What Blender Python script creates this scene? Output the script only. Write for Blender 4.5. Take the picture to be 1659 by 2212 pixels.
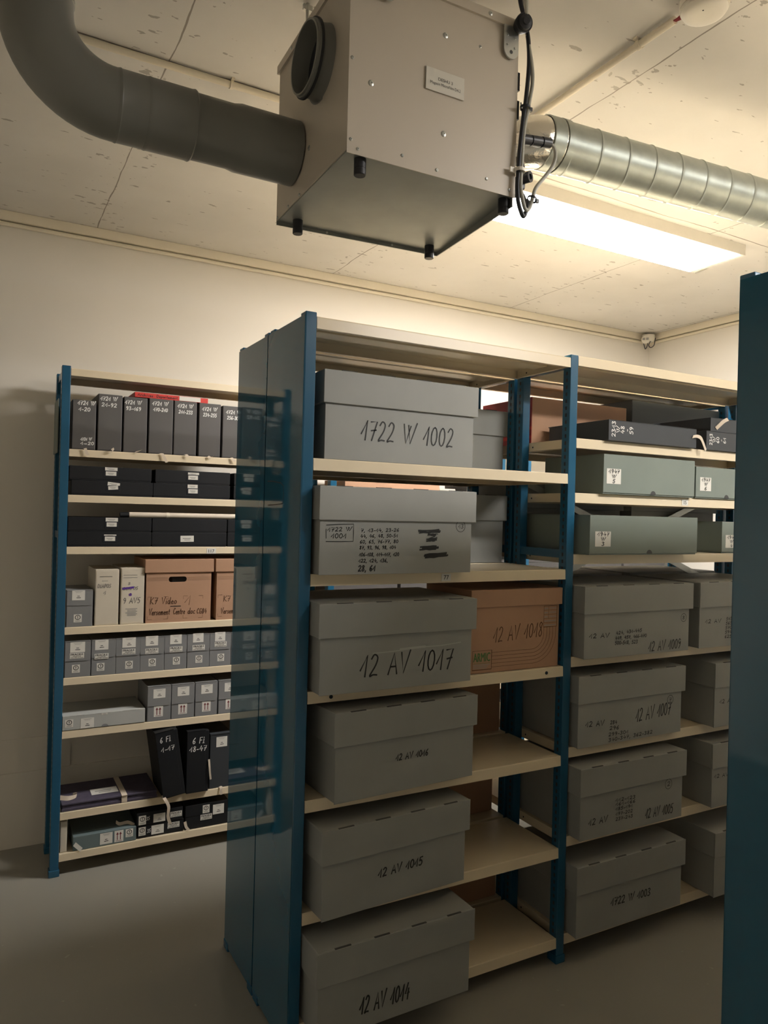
import bpy, bmesh, math, random
from mathutils import Vector, Matrix
random.seed(7)
C = bpy.context.scene.collection
for o in list(bpy.data.objects): bpy.data.objects.remove(o)
SC = bpy.context.scene

# ---------------------------------------------------------------- camera
cd = bpy.data.cameras.new('camera'); cam = bpy.data.objects.new('camera', cd); C.objects.link(cam)
YAW, PITCH, ROLL = 0.5, 0.00006, 0.02546
fw = Vector((math.sin(YAW)*math.cos(PITCH), math.cos(YAW)*math.cos(PITCH), math.sin(PITCH)))
rt0 = Vector((math.cos(YAW), -math.sin(YAW), 0)); up0 = rt0.cross(fw)
rt = math.cos(ROLL)*rt0 + math.sin(ROLL)*up0
up = -math.sin(ROLL)*rt0 + math.cos(ROLL)*up0
M = Matrix((( rt.x, up.x, -fw.x, -0.8301), (rt.y, up.y, -fw.y, -2.0305), (rt.z, up.z, -fw.z, 1.6216), (0,0,0,1)))
cam.matrix_world = M
cd.sensor_fit = 'VERTICAL'; cd.sensor_height = 36; cd.sensor_width = 27
cd.lens = 1596.12/2212*36
cd.clip_start = 0.05
SC.camera = cam

# ---------------------------------------------------------------- world, exposure
w = bpy.data.worlds.new('world'); SC.world = w; w.use_nodes = True
w.node_tree.nodes['Background'].inputs[0].default_value = (0.9, 0.85, 0.75, 1)
w.node_tree.nodes['Background'].inputs[1].default_value = 0.0
SC.view_settings.view_transform = 'Standard'; SC.view_settings.look = 'None'
SC.view_settings.gamma = 1; SC.view_settings.use_curve_mapping = False
SC.view_settings.exposure = 0.0
LAMP_STRENGTH = 84.0            # ceiling luminaire above the racks
LAMP_FRONT = 80.0                # its twin over the front aisle, out of frame
LAMP_COLOR = (1.0, 0.957, 0.918, 1)

# ---------------------------------------------------------------- materials
def newmat(name):
    m = bpy.data.materials.new(name); m.use_nodes = True
    nt = m.node_tree; b = nt.nodes['Principled BSDF']
    return m, nt, b
def N(nt, t, **kw):
    n = nt.nodes.new(t)
    for k, v in kw.items(): setattr(n, k, v)
    return n
def mat(name, col, rough=0.5, metal=0.0, var=0.06, scale=6.0, bump=0.0, bscale=80.0, coat=0.0, spec=0.5, stretch=(1,1,1)):
    m, nt, b = newmat(name)
    tc = N(nt, 'ShaderNodeTexCoord'); mp = N(nt, 'ShaderNodeMapping'); mp.inputs['Scale'].default_value = stretch
    nt.links.new(tc.outputs['Object'], mp.inputs['Vector'])
    no = N(nt, 'ShaderNodeTexNoise'); no.inputs['Scale'].default_value = scale; no.inputs['Detail'].default_value = 4
    nt.links.new(mp.outputs['Vector'], no.inputs['Vector'])
    cr = N(nt, 'ShaderNodeValToRGB')
    cr.color_ramp.elements[0].position = 0.3; cr.color_ramp.elements[1].position = 0.7
    cr.color_ramp.elements[0].color = tuple(c*(1-var) for c in col) + (1,)
    cr.color_ramp.elements[1].color = tuple(min(1, c*(1+var)) for c in col) + (1,)
    nt.links.new(no.outputs['Fac'], cr.inputs['Fac']); nt.links.new(cr.outputs['Color'], b.inputs['Base Color'])
    b.inputs['Roughness'].default_value = rough; b.inputs['Metallic'].default_value = metal
    b.inputs['Specular IOR Level'].default_value = spec
    b.inputs['Coat Weight'].default_value = coat; b.inputs['Coat Roughness'].default_value = 0.05
    if bump:
        n2 = N(nt, 'ShaderNodeTexNoise'); n2.inputs['Scale'].default_value = bscale; n2.inputs['Detail'].default_value = 3
        nt.links.new(mp.outputs['Vector'], n2.inputs['Vector'])
        bp = N(nt, 'ShaderNodeBump'); bp.inputs['Strength'].default_value = bump; bp.inputs['Distance'].default_value = 0.004
        nt.links.new(n2.outputs['Fac'], bp.inputs['Height']); nt.links.new(bp.outputs['Normal'], b.inputs['Normal'])
    return m

M_GREY   = mat('grey_board', (0.283, 0.287, 0.268), 0.5, var=0.05, bump=0.05, bscale=40)
M_GREYD  = mat('grey_board_slot', (0.05, 0.05, 0.05), 0.7)
M_CARD   = mat('brown_cardboard', (0.42, 0.245, 0.15), 0.75, var=0.05, bump=0.06, bscale=60)
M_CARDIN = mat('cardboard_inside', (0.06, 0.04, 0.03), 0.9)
M_CARDL  = mat('cardboard_line', (0.10, 0.045, 0.02), 0.8)
M_RED    = mat('red_carton', (0.36, 0.03, 0.04), 0.6)
M_CREAM  = mat('cream_steel', (0.72, 0.615, 0.44), 0.30, var=0.02, spec=0.4)
M_BLUE   = mat('blue_steel', (0.014, 0.092, 0.172), 0.27, var=0.05)
M_PANEL  = mat('blue_panel_steel', (0.0155, 0.100, 0.165), 0.05, var=0.04, spec=0.9)
M_HOLE   = mat('slot_hole', (0.006, 0.014, 0.022), 0.8)
M_ZINC   = mat('zinc_steel', (0.52, 0.53, 0.50), 0.35, metal=0.9, var=0.12, scale=14)
M_GALV   = mat('galvanised_steel', (0.34, 0.37, 0.335), 0.40, metal=0.6, var=0.10, scale=20, bump=0.05, bscale=30)
M_FOIL   = mat('foil_tape', (0.78, 0.75, 0.68), 0.22, metal=0.95, var=0.05, bump=0.9, bscale=38)
M_PVC    = mat('grey_pvc', (0.175, 0.172, 0.15), 0.38, var=0.06, scale=3)
M_CASE   = mat('beige_casing', (0.52, 0.46, 0.375), 0.42, var=0.015, bump=0.02, bscale=300)
M_TRAY   = mat('tray_steel', (0.27, 0.28, 0.255), 0.45, metal=0.5, var=0.08, scale=10)
M_BLACK  = mat('black_rubber', (0.014, 0.015, 0.018), 0.5)
M_PLUG   = mat('black_plastic', (0.012, 0.014, 0.02), 0.4)
M_CABLE  = mat('grey_cable', (0.33, 0.32, 0.27), 0.5)
M_WHITEP = mat('white_plastic', (0.76, 0.72, 0.63), 0.4)
M_PAPER  = mat('white_paper', (0.72, 0.70, 0.64), 0.8, var=0.03)
M_PLATE  = mat('name_plate', (0.63, 0.60, 0.52), 0.4)
M_INK    = mat('black_marker', (0.012, 0.012, 0.012), 0.6)
M_INKP   = mat('violet_marker', (0.10, 0.03, 0.30), 0.6)
M_PENCIL = mat('pencil_grey', (0.18, 0.17, 0.16), 0.7)
M_CHALK  = mat('white_marker', (0.75, 0.75, 0.72), 0.7)
M_INKR   = mat('red_print', (0.16, 0.02, 0.03), 0.7)
M_INKG   = mat('green_print', (0.07, 0.17, 0.05), 0.7)
M_INKL   = mat('grey_print', (0.30, 0.29, 0.27), 0.8)
M_SCUFF  = mat('pale_scuff', (0.38, 0.385, 0.36), 0.6)
M_BIND   = mat('dark_grey_board', (0.088, 0.083, 0.080), 0.55, var=0.05)
M_BLK    = mat('black_board', (0.0105, 0.0115, 0.0135), 0.6, var=0.1, spec=0.3)
M_NAVY   = mat('slate_board', (0.040, 0.045, 0.051), 0.5, var=0.05)
M_SLATE  = mat('slate_board_pale', (0.075, 0.085, 0.088), 0.5, var=0.05)
M_GREEN  = mat('green_grey_board', (0.188, 0.222, 0.196), 0.55, var=0.04)
M_TEAL   = mat('teal_grey_board', (0.14, 0.185, 0.19), 0.6, var=0.04)
M_GBOX   = mat('mid_grey_board', (0.215, 0.218, 0.22), 0.6, var=0.04)
M_LGREY  = mat('light_grey_board', (0.42, 0.43, 0.41), 0.6, var=0.03)
M_IVORY  = mat('ivory_board', (0.62, 0.56, 0.45), 0.7, var=0.03)
M_PURP   = mat('purple_cloth', (0.065, 0.055, 0.085), 0.8, var=0.15, scale=40)
M_RIBBON = mat('cotton_ribbon', (0.62, 0.53, 0.42), 0.9, var=0.06)
M_REDB   = mat('red_strip', (0.62, 0.04, 0.03), 0.5)
M_TUBE   = mat('rolled_paper', (0.66, 0.58, 0.47), 0.8)
M_TRIM   = mat('painted_trunking', (0.78, 0.71, 0.57), 0.5, var=0.02)

def wall_mat():
    m, nt, b = newmat('painted_wall')
    tc = N(nt, 'ShaderNodeTexCoord')
    no = N(nt, 'ShaderNodeTexNoise'); no.inputs['Scale'].default_value = 1.3; no.inputs['Detail'].default_value = 5
    nt.links.new(tc.outputs['Object'], no.inputs['Vector'])
    cr = N(nt, 'ShaderNodeValToRGB')
    cr.color_ramp.elements[0].color = (0.75, 0.705, 0.62, 1); cr.color_ramp.elements[1].color = (0.79, 0.75, 0.67, 1)
    nt.links.new(no.outputs['Fac'], cr.inputs['Fac']); nt.links.new(cr.outputs['Color'], b.inputs['Base Color'])
    n2 = N(nt, 'ShaderNodeTexNoise'); n2.inputs['Scale'].default_value = 45
    nt.links.new(tc.outputs['Object'], n2.inputs['Vector'])
    bp = N(nt, 'ShaderNodeBump'); bp.inputs['Strength'].default_value = 0.06; bp.inputs['Distance'].default_value = 0.004
    nt.links.new(n2.outputs['Fac'], bp.inputs['Height']); nt.links.new(bp.outputs['Normal'], b.inputs['Normal'])
    b.inputs['Roughness'].default_value = 0.75
    return m
def ceiling_mat():
    m, nt, b = newmat('painted_concrete_ceiling')
    L = nt.links.new
    tc = N(nt, 'ShaderNodeTexCoord')
    def math_(op, a, bb=None, c=None):
        n = N(nt, 'ShaderNodeMath', operation=op)
        for i, v in enumerate((a, bb, c)):
            if v is None: continue
            if isinstance(v, (int, float)): n.inputs[i].default_value = v
            else: L(v, n.inputs[i])
        return n.outputs[0]
    def noise(scale, detail, st=(1,1,1), off=(0,0,0)):
        mp = N(nt, 'ShaderNodeMapping'); mp.inputs['Scale'].default_value = st; mp.inputs['Location'].default_value = off
        L(tc.outputs['Object'], mp.inputs['Vector'])
        n = N(nt, 'ShaderNodeTexNoise'); n.inputs['Scale'].default_value = scale; n.inputs['Detail'].default_value = detail
        L(mp.outputs['Vector'], n.inputs['Vector']); return n.outputs['Fac']
    sx = N(nt, 'ShaderNodeSeparateXYZ'); L(tc.outputs['Object'], sx.inputs[0])
    X, Y = sx.outputs[0], sx.outputs[1]
    wob = math_('MULTIPLY_ADD', noise(3, 4), 0.03, -0.015)
    def line(coord, off, period, width):
        t = math_('ADD', math_('ADD', coord, off), wob)
        f = math_('PINGPONG', math_('ADD', t, 100*period), period/2)       # 0 on the joint
        return math_('LESS_THAN', f, math_('MULTIPLY', noise(9, 3, off=(period, 0, 0)), width))
    j1 = line(X, 0.36, 1.26, 0.0046)
    j2 = line(Y, -0.262, 2.5, 0.006)
    mask = math_('GREATER_THAN', noise(0.9, 2, off=(3.1, 1.2, 0)), 0.41)
    p1 = math_('MULTIPLY', math_('GREATER_THAN', noise(11, 3, (1.0, 3.2, 1)), 0.70), mask)
    p2 = math_('GREATER_THAN', noise(21, 2, (1.1, 2.6, 1), (5, 2, 0)), 0.765)
    near = math_('LESS_THAN', math_('PINGPONG', math_('ADD', math_('ADD', X, 0.36), 126), 0.63), 0.11)
    p3 = math_('MULTIPLY', math_('GREATER_THAN', noise(16, 3, (1.2, 2.2, 1), (9, 4, 0)), 0.665), near)
    pits = math_('MINIMUM', math_('ADD', math_('ADD', p1, p2), p3), 1.0)
    mark = math_('MINIMUM', math_('ADD', math_('MULTIPLY', pits, 0.52), math_('ADD', math_('MULTIPLY', j1, 0.72), math_('MULTIPLY', j2, 0.75))), 0.8)
    cr = N(nt, 'ShaderNodeValToRGB')
    cr.color_ramp.elements[0].color = (0.66, 0.635, 0.585, 1); cr.color_ramp.elements[1].color = (0.75, 0.725, 0.675, 1)
    cr.color_ramp.elements[0].position = 0.35; cr.color_ramp.elements[1].position = 0.65
    L(noise(1.6, 6), cr.inputs['Fac'])
    mx = N(nt, 'ShaderNodeMix', data_type='RGBA'); L(mark, mx.inputs['Factor']); L(cr.outputs['Color'], mx.inputs['A'])
    mx.inputs['B'].default_value = (0.13, 0.095, 0.065, 1)
    L(mx.outputs['Result'], b.inputs['Base Color']); b.inputs['Roughness'].default_value = 0.8
    bp = N(nt, 'ShaderNodeBump'); bp.inputs['Strength'].default_value = 0.35; bp.inputs['Distance'].default_value = 0.004
    L(math_('SUBTRACT', math_('MULTIPLY', noise(6, 5), 0.6), mark), bp.inputs['Height']); L(bp.outputs['Normal'], b.inputs['Normal'])
    return m
def floor_mat():
    m, nt, b = newmat('grey_floor_paint')
    L = nt.links.new; tc = N(nt, 'ShaderNodeTexCoord')
    no = N(nt, 'ShaderNodeTexNoise'); no.inputs['Scale'].default_value = 1.1; no.inputs['Detail'].default_value = 6
    L(tc.outputs['Object'], no.inputs['Vector'])
    cr = N(nt, 'ShaderNodeValToRGB')
    cr.color_ramp.elements[0].color = (0.255, 0.245, 0.21, 1); cr.color_ramp.elements[1].color = (0.31, 0.30, 0.26, 1)
    L(no.outputs['Fac'], cr.inputs['Fac'])
    n2 = N(nt, 'ShaderNodeTexNoise'); n2.inputs['Scale'].default_value = 24; n2.inputs['Detail'].default_value = 2
    L(tc.outputs['Object'], n2.inputs['Vector'])
    c2 = N(nt, 'ShaderNodeValToRGB'); c2.color_ramp.elements[0].position = 0.72; c2.color_ramp.elements[1].position = 0.76
    L(n2.outputs['Fac'], c2.inputs['Fac'])
    mx = N(nt, 'ShaderNodeMix', data_type='RGBA'); L(c2.outputs['Color'], mx.inputs['Factor']); L(cr.outputs['Color'], mx.inputs['A'])
    mx.inputs['B'].default_value = (0.36, 0.35, 0.31, 1)
    L(mx.outputs['Result'], b.inputs['Base Color']); b.inputs['Roughness'].default_value = 0.38
    return m
def emit_mat(name, strength):
    m = bpy.data.materials.new(name); m.use_nodes = True; nt = m.node_tree
    nt.nodes.remove(nt.nodes['Principled BSDF'])
    e = N(nt, 'ShaderNodeEmission'); e.inputs[0].default_value = LAMP_COLOR; e.inputs[1].default_value = strength
    nt.links.new(e.outputs[0], nt.nodes['Material Output'].inputs[0]); return m
M_WALL, M_CEIL, M_FLOOR = wall_mat(), ceiling_mat(), floor_mat()
M_EMIT = emit_mat('lit_diffuser', LAMP_STRENGTH); M_EMITF = emit_mat('lit_diffuser_front_aisle', LAMP_FRONT)

# ---------------------------------------------------------------- mesh helpers
_FONT = {}
def font_mesh(s):
    if s not in _FONT:
        cu = bpy.data.curves.new('t', 'FONT'); cu.body = s; cu.resolution_u = 3
        ob = bpy.data.objects.new('t', cu); C.objects.link(ob)
        dg = bpy.context.evaluated_depsgraph_get(); me = bpy.data.meshes.new_from_object(ob.evaluated_get(dg))
        vs = [tuple(v.co) for v in me.vertices]; fs = [tuple(p.vertices) for p in me.polygons]
        bpy.data.objects.remove(ob); bpy.data.curves.remove(cu); bpy.data.meshes.remove(me)
        _FONT[s] = (vs, fs)
    return _FONT[s]
class MB:
    def __init__(self): self.v = []; self.f = []; self.mi = []; self.sm = []
    def add(self, vs, fs, m=0, smooth=False):
        k = len(self.v); self.v += [tuple(p) for p in vs]
        for f in fs: self.f.append([i+k for i in f]); self.mi.append(m); self.sm.append(smooth)
        return self
    def box(self, x0, x1, y0, y1, z0, z1, m=0, bev=0.0):
        if bev <= 0:
            return self.add([(x0,y0,z0),(x1,y0,z0),(x1,y1,z0),(x0,y1,z0),(x0,y0,z1),(x1,y0,z1),(x1,y1,z1),(x0,y1,z1)],
                [(0,3,2,1),(4,5,6,7),(0,1,5,4),(1,2,6,5),(2,3,7,6),(3,0,4,7)], m)
        bm = bmesh.new(); bmesh.ops.create_cube(bm, size=1)
        for v in bm.verts: v.co = ((x0+x1)/2+v.co.x*(x1-x0), (y0+y1)/2+v.co.y*(y1-y0), (z0+z1)/2+v.co.z*(z1-z0))
        bmesh.ops.bevel(bm, geom=list(bm.edges), offset=bev, segments=2, affect='EDGES', profile=0.5)
        bm.verts.index_update(); self.add([tuple(v.co) for v in bm.verts], [[v.index for v in f.verts] for f in bm.faces], m); bm.free(); return self
    def hexa(self, pts, m=0):      # 4 bottom + 4 top points, both counter-clockwise seen from above
        return self.add(pts, [(0,3,2,1),(4,5,6,7),(0,1,5,4),(1,2,6,5),(2,3,7,6),(3,0,4,7)], m)
    def tube(self, path, r, n=16, m=0, cap=True, radii=None):
        P = [Vector(p) for p in path]; T = []
        for i in range(len(P)):
            T.append((P[min(i+1, len(P)-1)]-P[max(i-1, 0)]).normalized())
        a = Vector((0,0,1)) if abs(T[0].z) < 0.9 else Vector((1,0,0))
        u = T[0].cross(a).normalized(); vs = []
        for i, p in enumerate(P):
            if i:
                u = (u - T[i]*u.dot(T[i])).normalized()
            w_ = T[i].cross(u); rr = radii[i] if radii else r
            for k in range(n):
                t = 2*math.pi*k/n; vs.append(p + (u*math.cos(t)+w_*math.sin(t))*rr)
        fs = [(i*n+k, i*n+(k+1)%n, (i+1)*n+(k+1)%n, (i+1)*n+k) for i in range(len(P)-1) for k in range(n)]
        self.add(vs, fs, m, True)
        if cap:
            q = len(P)-1
            self.add([vs[k] for k in range(n)], [tuple(range(n))[::-1]], m); self.add([vs[q*n+k] for k in range(n)], [tuple(range(n))], m)
        return self
    def cyl(self, p0, p1, r, n=20, m=0): return self.tube([p0, p1], r, n, m)
    def ring(self, prof, axis_o, axis_d, n=40, m=0):     # lathe of (along, radius) pairs round an axis
        o, d = Vector(axis_o), Vector(axis_d).normalized()
        a = Vector((0,0,1)) if abs(d.z) < 0.9 else Vector((1,0,0)); u = d.cross(a).normalized(); w_ = d.cross(u)
        vs = [o + d*t + (u*math.cos(2*math.pi*k/n)+w_*math.sin(2*math.pi*k/n))*r for t, r in prof for k in range(n)]
        fs = [(i*n+k, i*n+(k+1)%n, (i+1)*n+(k+1)%n, (i+1)*n+k) for i in range(len(prof)-1) for k in range(n)]
        return self.add(vs, fs, m, True)
    def ribbon(self, pts, width, o, ux, uz, lift, m=0):   # flat pen stroke: 2-D points in the plane o + a*ux + b*uz
        n_ = Vector(ux).cross(Vector(uz)); o = Vector(o); ux, uz = Vector(ux), Vector(uz)
        P = [Vector((p[0], p[1])) for p in pts]
        if len(P) < 2: return self
        vs = []
        for i, p in enumerate(P):
            t = P[min(i+1, len(P)-1)]-P[max(i-1, 0)]
            t = t.normalized() if t.length > 1e-9 else Vector((1, 0)); nn = Vector((-t.y, t.x))*width/2
            if i == 0: p = p - t*width*0.3
            if i == len(P)-1: p = p + t*width*0.3
            for q in (p+nn, p-nn): vs.append(o+ux*q.x+uz*q.y+n_*lift)
        return self.add(vs, [(2*i, 2*i+1, 2*i+3, 2*i+2) for i in range(len(P)-1)], m)
    def text(self, s, h, o, ux, uz, lift=0.0006, m=0, width=None, center=False, bold=0.0):
        vs, fs = font_mesh(s); mx = max(v[0] for v in vs); mn = min(v[0] for v in vs)
        k = h/0.70; kx = k if width is None else width/(mx-mn)
        ux, uz, o = Vector(ux), Vector(uz), Vector(o); n_ = ux.cross(uz)
        sh = -(mx-mn)*kx/2 if center else 0
        for d in ((0,) if not bold else (-bold, bold)):
            self.add([o+ux*((v[0]-mn)*kx+sh+d)+uz*(v[1]*k)+n_*(lift+d*0.01) for v in vs], fs, m)
        return self
    def build(self, name, mats, parent=None, loc=(0,0,0)):
        me = bpy.data.meshes.new(name); me.from_pydata(self.v, [], self.f)
        for mt in (mats if isinstance(mats, (list, tuple)) else [mats]): me.materials.append(mt)
        me.polygons.foreach_set('material_index', self.mi); me.polygons.foreach_set('use_smooth', self.sm); me.update()
        if any(self.sm): me.set_sharp_from_angle(angle=math.radians(38))
        o = bpy.data.objects.new(name, me); C.objects.link(o); o.location = loc
        if parent: o.parent = parent
        return o
def thing(name, label, cat, loc=(0,0,0), rz=0.0, group=None):
    o = bpy.data.objects.new(name, None); C.objects.link(o); o.location = loc; o.rotation_euler = (0,0,rz)
    o.empty_display_size = 0.05
    o['label'] = label; o['category'] = cat
    if group: o['group'] = group
    return o
def tag(o, label, cat, group=None):
    o['label'] = label; o['category'] = cat
    if group: o['group'] = group
    return o
def struct(name, mb, m):
    o = mb.build(name, m); o['kind'] = 'structure'; return o
def smooth_path(pts, k=8):
    P = [Vector(p) for p in pts]; out = []
    for i in range(len(P)-1):
        a, b, c, d = P[max(i-1,0)], P[i], P[i+1], P[min(i+2, len(P)-1)]
        for j in range(k):
            t = j/k; out.append(0.5*((2*b)+(c-a)*t+(2*a-5*b+4*c-d)*t*t+(3*b-a-3*c+d)*t**3))
    out.append(P[-1]); return out

# ---------------------------------------------------------------- handwriting
def el(cx, cy, rx, ry, a0=90, a1=450, n=12):
    return [(cx+rx*math.cos(math.radians(a0+(a1-a0)*i/n)), cy+ry*math.sin(math.radians(a0+(a1-a0)*i/n))) for i in range(n+1)]
S = lambda *p: [(q.x, q.y) for q in smooth_path([(a, b, 0) for a, b in p], 4)]
G = {
 '0': (.52, [el(.25,.5,.22,.48)]), '1': (.46, [[(.0,.30),(.36,1),(.33,0)]]),
 '2': (.54, [S((.06,.8),(.22,1),(.44,.86),(.36,.5),(.05,.02),(.25,.06),(.5,.04))]),
 '3': (.5, [S((.05,.92),(.25,1),(.42,.82),(.2,.54),(.44,.3),(.28,.02),(.02,.1))]),
 '4': (.56, [[(.3,1),(.04,.36),(.54,.40)],[(.42,.66),(.38,0)]]),
 '5': (.52, [[(.48,1),(.14,.97),(.1,.56)], S((.1,.56),(.32,.62),(.44,.32),(.28,.02),(.03,.08))]),
 '6': (.5, [S((.40,1),(.14,.66),(.06,.26),(.22,.0),(.42,.2),(.3,.46),(.08,.3))]),
 '7': (.54, [[(.04,.94),(.5,.98),(.22,0)],[(.12,.5),(.48,.55)]]),
 '8': (.5, [S((.40,.88),(.22,1),(.08,.8),(.26,.54),(.42,.24),(.24,0),(.06,.22),(.28,.55),(.40,.88))]),
 '9': (.5, [S((.42,.86),(.2,1),(.06,.72),(.24,.5),(.42,.72),(.40,.4),(.2,0))]),
 'A': (.62, [[(.02,0),(.3,1),(.58,0)],[(.12,.36),(.48,.36)]]), 'V': (.6, [[(.03,1),(.27,0),(.6,1.08)]]),
 'W': (.95, [[(.0,1),(.27,0),(.54,.92)],[(.36,.96),(.60,0),(1.0,1.10)]]),
 'F': (.5, [[(.06,0),(.1,1),(.5,1)],[(.08,.52),(.42,.54)]]), 'I': (.3, [[(.12,0),(.14,.72)],[(.0,0),(.26,.02)],[(.13,.92),(.14,1)]]),
 'K': (.56, [[(.06,1),(.06,0)],[(.5,1),(.08,.46),(.54,0)]]), 'D': (.6, [[(.08,0),(.08,1)], S((.08,1),(.42,.86),(.52,.5),(.4,.12),(.08,0))]),
 'P': (.5, [[(.08,0),(.08,1)], S((.08,1),(.38,.96),(.44,.72),(.34,.5),(.08,.48))]), 'O': (.6, [el(.28,.5,.26,.48)]),
 'S': (.5, [S((.44,.9),(.24,1),(.08,.76),(.4,.3),(.24,0),(.02,.1))]), 'C': (.52, [S((.48,.86),(.28,1),(.06,.56),(.2,.04),(.48,.14))]),
 'G': (.58, [S((.5,.86),(.28,1),(.06,.56),(.2,.04),(.48,.1),(.5,.46)),[(.3,.46),(.54,.46)]]),
 'a': (.44, [el(.18,.26,.16,.25),[(.35,.5),(.37,.02),(.44,.04)]]), 'c': (.36, [S((.34,.44),(.18,.52),(.04,.26),(.16,.0),(.36,.08))]),
 'd': (.46, [el(.18,.26,.16,.25),[(.40,1),(.36,.0)]]), 'e': (.40, [S((.05,.26),(.34,.3),(.2,.52),(.04,.24),(.18,0),(.38,.08))]),
 'h': (.46, [[(.06,1),(.04,0)], S((.05,.34),(.24,.52),(.34,.36),(.36,0))]), 'i': (.2, [[(.08,.5),(.1,0)],[(.09,.7),(.1,.78)]]),
 'm': (.66, [[(.04,.5),(.05,0)], S((.05,.34),(.2,.52),(.28,.36),(.29,0)), S((.29,.34),(.46,.52),(.54,.36),(.56,0))]),
 'n': (.44, [[(.04,.5),(.05,0)], S((.05,.34),(.24,.52),(.34,.36),(.36,0))]), 'o': (.42, [el(.2,.26,.17,.25)]),
 'p': (.44, [[(.06,.5),(.04,-.35)], S((.06,.4),(.26,.52),(.36,.26),(.22,.02),(.06,.1))]),
 'r': (.34, [[(.05,.5),(.05,0)], S((.05,.32),(.16,.5),(.32,.48))]), 's': (.34, [S((.3,.46),(.14,.5),(.08,.36),(.28,.18),(.16,.0),(.02,.06))]),
 't': (.32, [[(.16,.85),(.15,.06),(.3,.04)],[(.0,.54),(.3,.56)]]), 'v': (.4, [[(.02,.5),(.17,0),(.38,.54)]]),
 ',': (.2, [[(.12,.08),(.04,-.22)]]), '.': (.2, [[(.08,.02),(.12,.06)]]), '-': (.36, [[(.04,.34),(.32,.36)]]),
 '>': (.7, [[(.04,.3),(.62,.3)],[(.46,.46),(.64,.3),(.46,.14)]]), ' ': (.42, []),
}
def glyphs(s, gap=0.12):
    x = 0; out = []
    for ch in s:
        wd, st = G[ch]
        for p in st: out.append([(x+a, b) for a, b in p])
        x += wd+gap
    return out, x-gap
def write(mb, s, x0, z0, x1, z1, h, pen, o=(0,0,0), ux=(1,0,0), uz=(0,0,1), m=0, slant=0.10, lift=0.0008):
    st, tw = glyphs(s); k = (x1-x0)/tw
    for p in st:
        mb.ribbon([(x0+a*k+slant*b*h, z0+(z1-z0)*a/tw+b*h) for a, b in p], pen*1.25, o, ux, uz, lift, m)
def circle(mb, cx, cz, r, pen, lift=0.0008, m=0): mb.ribbon(el(cx, cz, r, r*1.05, 80, 455, 18), pen, (0,0,0), (1,0,0), (0,0,1), lift, m)
UX, UZ = (1,0,0), (0,0,1)
# ---------------------------------------------------------------- room
XL, XR, YN, YB, ZC = -2.3, 3.48, -6.5, 1.84, 2.97
struct('floor', MB().box(XL-.1, XR+.1, YN-.1, YB+.1, -.1, 0), M_FLOOR)
struct('ceiling', MB().box(XL-.1, XR+.1, YN-.1, YB+.1, ZC, ZC+.12), M_CEIL)
struct('wall_back', MB().box(XL-.1, XR+.1, YB, YB+.1, 0, ZC), M_WALL)
struct('wall_right', MB().box(XR, XR+.1, YN, YB, 0, ZC), M_WALL)
struct('wall_left', MB().box(XL-.1, XL, YN, YB, 0, ZC), M_WALL)
struct('wall_front', MB().box(XL-.1, XR+.1, YN-.1, YN, 0, ZC), M_WALL)
struct('baseboard_back', MB().box(XL, XR, YB-.014, YB, 0, .352).box(XL, -.42, YB-.006, YB, .352, .51), M_WALL)
struct('trim_1', MB().box(XL, XR, YB-.03, YB, 2.925, ZC, bev=.003).cyl((XL, YB-.012, 2.912), (XR, YB-.012, 2.912), .010, 10), M_TRIM)
struct('trim_2', MB().box(XR-.03, XR, YN, YB-.03, 2.925, ZC, bev=.003).cyl((XR-.012, YN, 2.912), (XR-.012, YB, 2.912), .010, 10), M_TRIM)

# ---------------------------------------------------------------- luminaires
def luminaire(label, x0, x1, y0, y1, em, group=None):
    cx, cy = (x0+x1)/2, (y0+y1)/2; L_, W_ = (x1-x0)/2, (y1-y0)/2
    t = thing('ceiling_luminaire', label, 'light', (cx, cy, ZC), 0, group)
    b = MB()
    b.box(-L_, L_, -W_, -W_+.004, -.052, 0).box(-L_, L_, W_-.004, W_, -.052, 0)
    b.box(-L_, -L_+.030, -W_+.0041, W_-.0041, -.0518, 0).box(L_-.030, L_, -W_+.0041, W_-.0041, -.0518, 0).box(-L_+.03, L_-.03, -W_+.0041, -W_+.016, -.0519, -.030).box(-L_+.03, L_-.03, W_-.010, W_-.0041, -.0519, -.030).box(-L_+.002, L_-.002, -W_+.0045, W_-.0045, -.012, -.0005)
    b.build('housing', M_WHITEP, t)
    MB().box(-L_+.034, L_-.034, -W_+.016, W_-.010, -.0555, -.030).build('diffuser', em, t)
    return t
lum = luminaire('lit white ceiling luminaire above the blue and cream shelving', .93, 2.42, .305, .612, M_EMIT)
MB().tube(smooth_path([(q[0]-1.675, q[1]-.4585, q[2]-2.97) for q in ((2.47,.515,2.968),(2.452,.545,2.935),(2.440,.590,2.922),(2.428,.600,2.920),(2.424,.585,2.922),(2.432,.530,2.932),(2.43,.50,2.945),(2.425,.47,2.968))], 8), .0055, 10).build('cable_loop', M_CABLE, lum)
luminaire('lit white ceiling luminaire over the front aisle, before the racks', 1.08, 2.57, -2.02, -1.72, M_EMITF)

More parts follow.
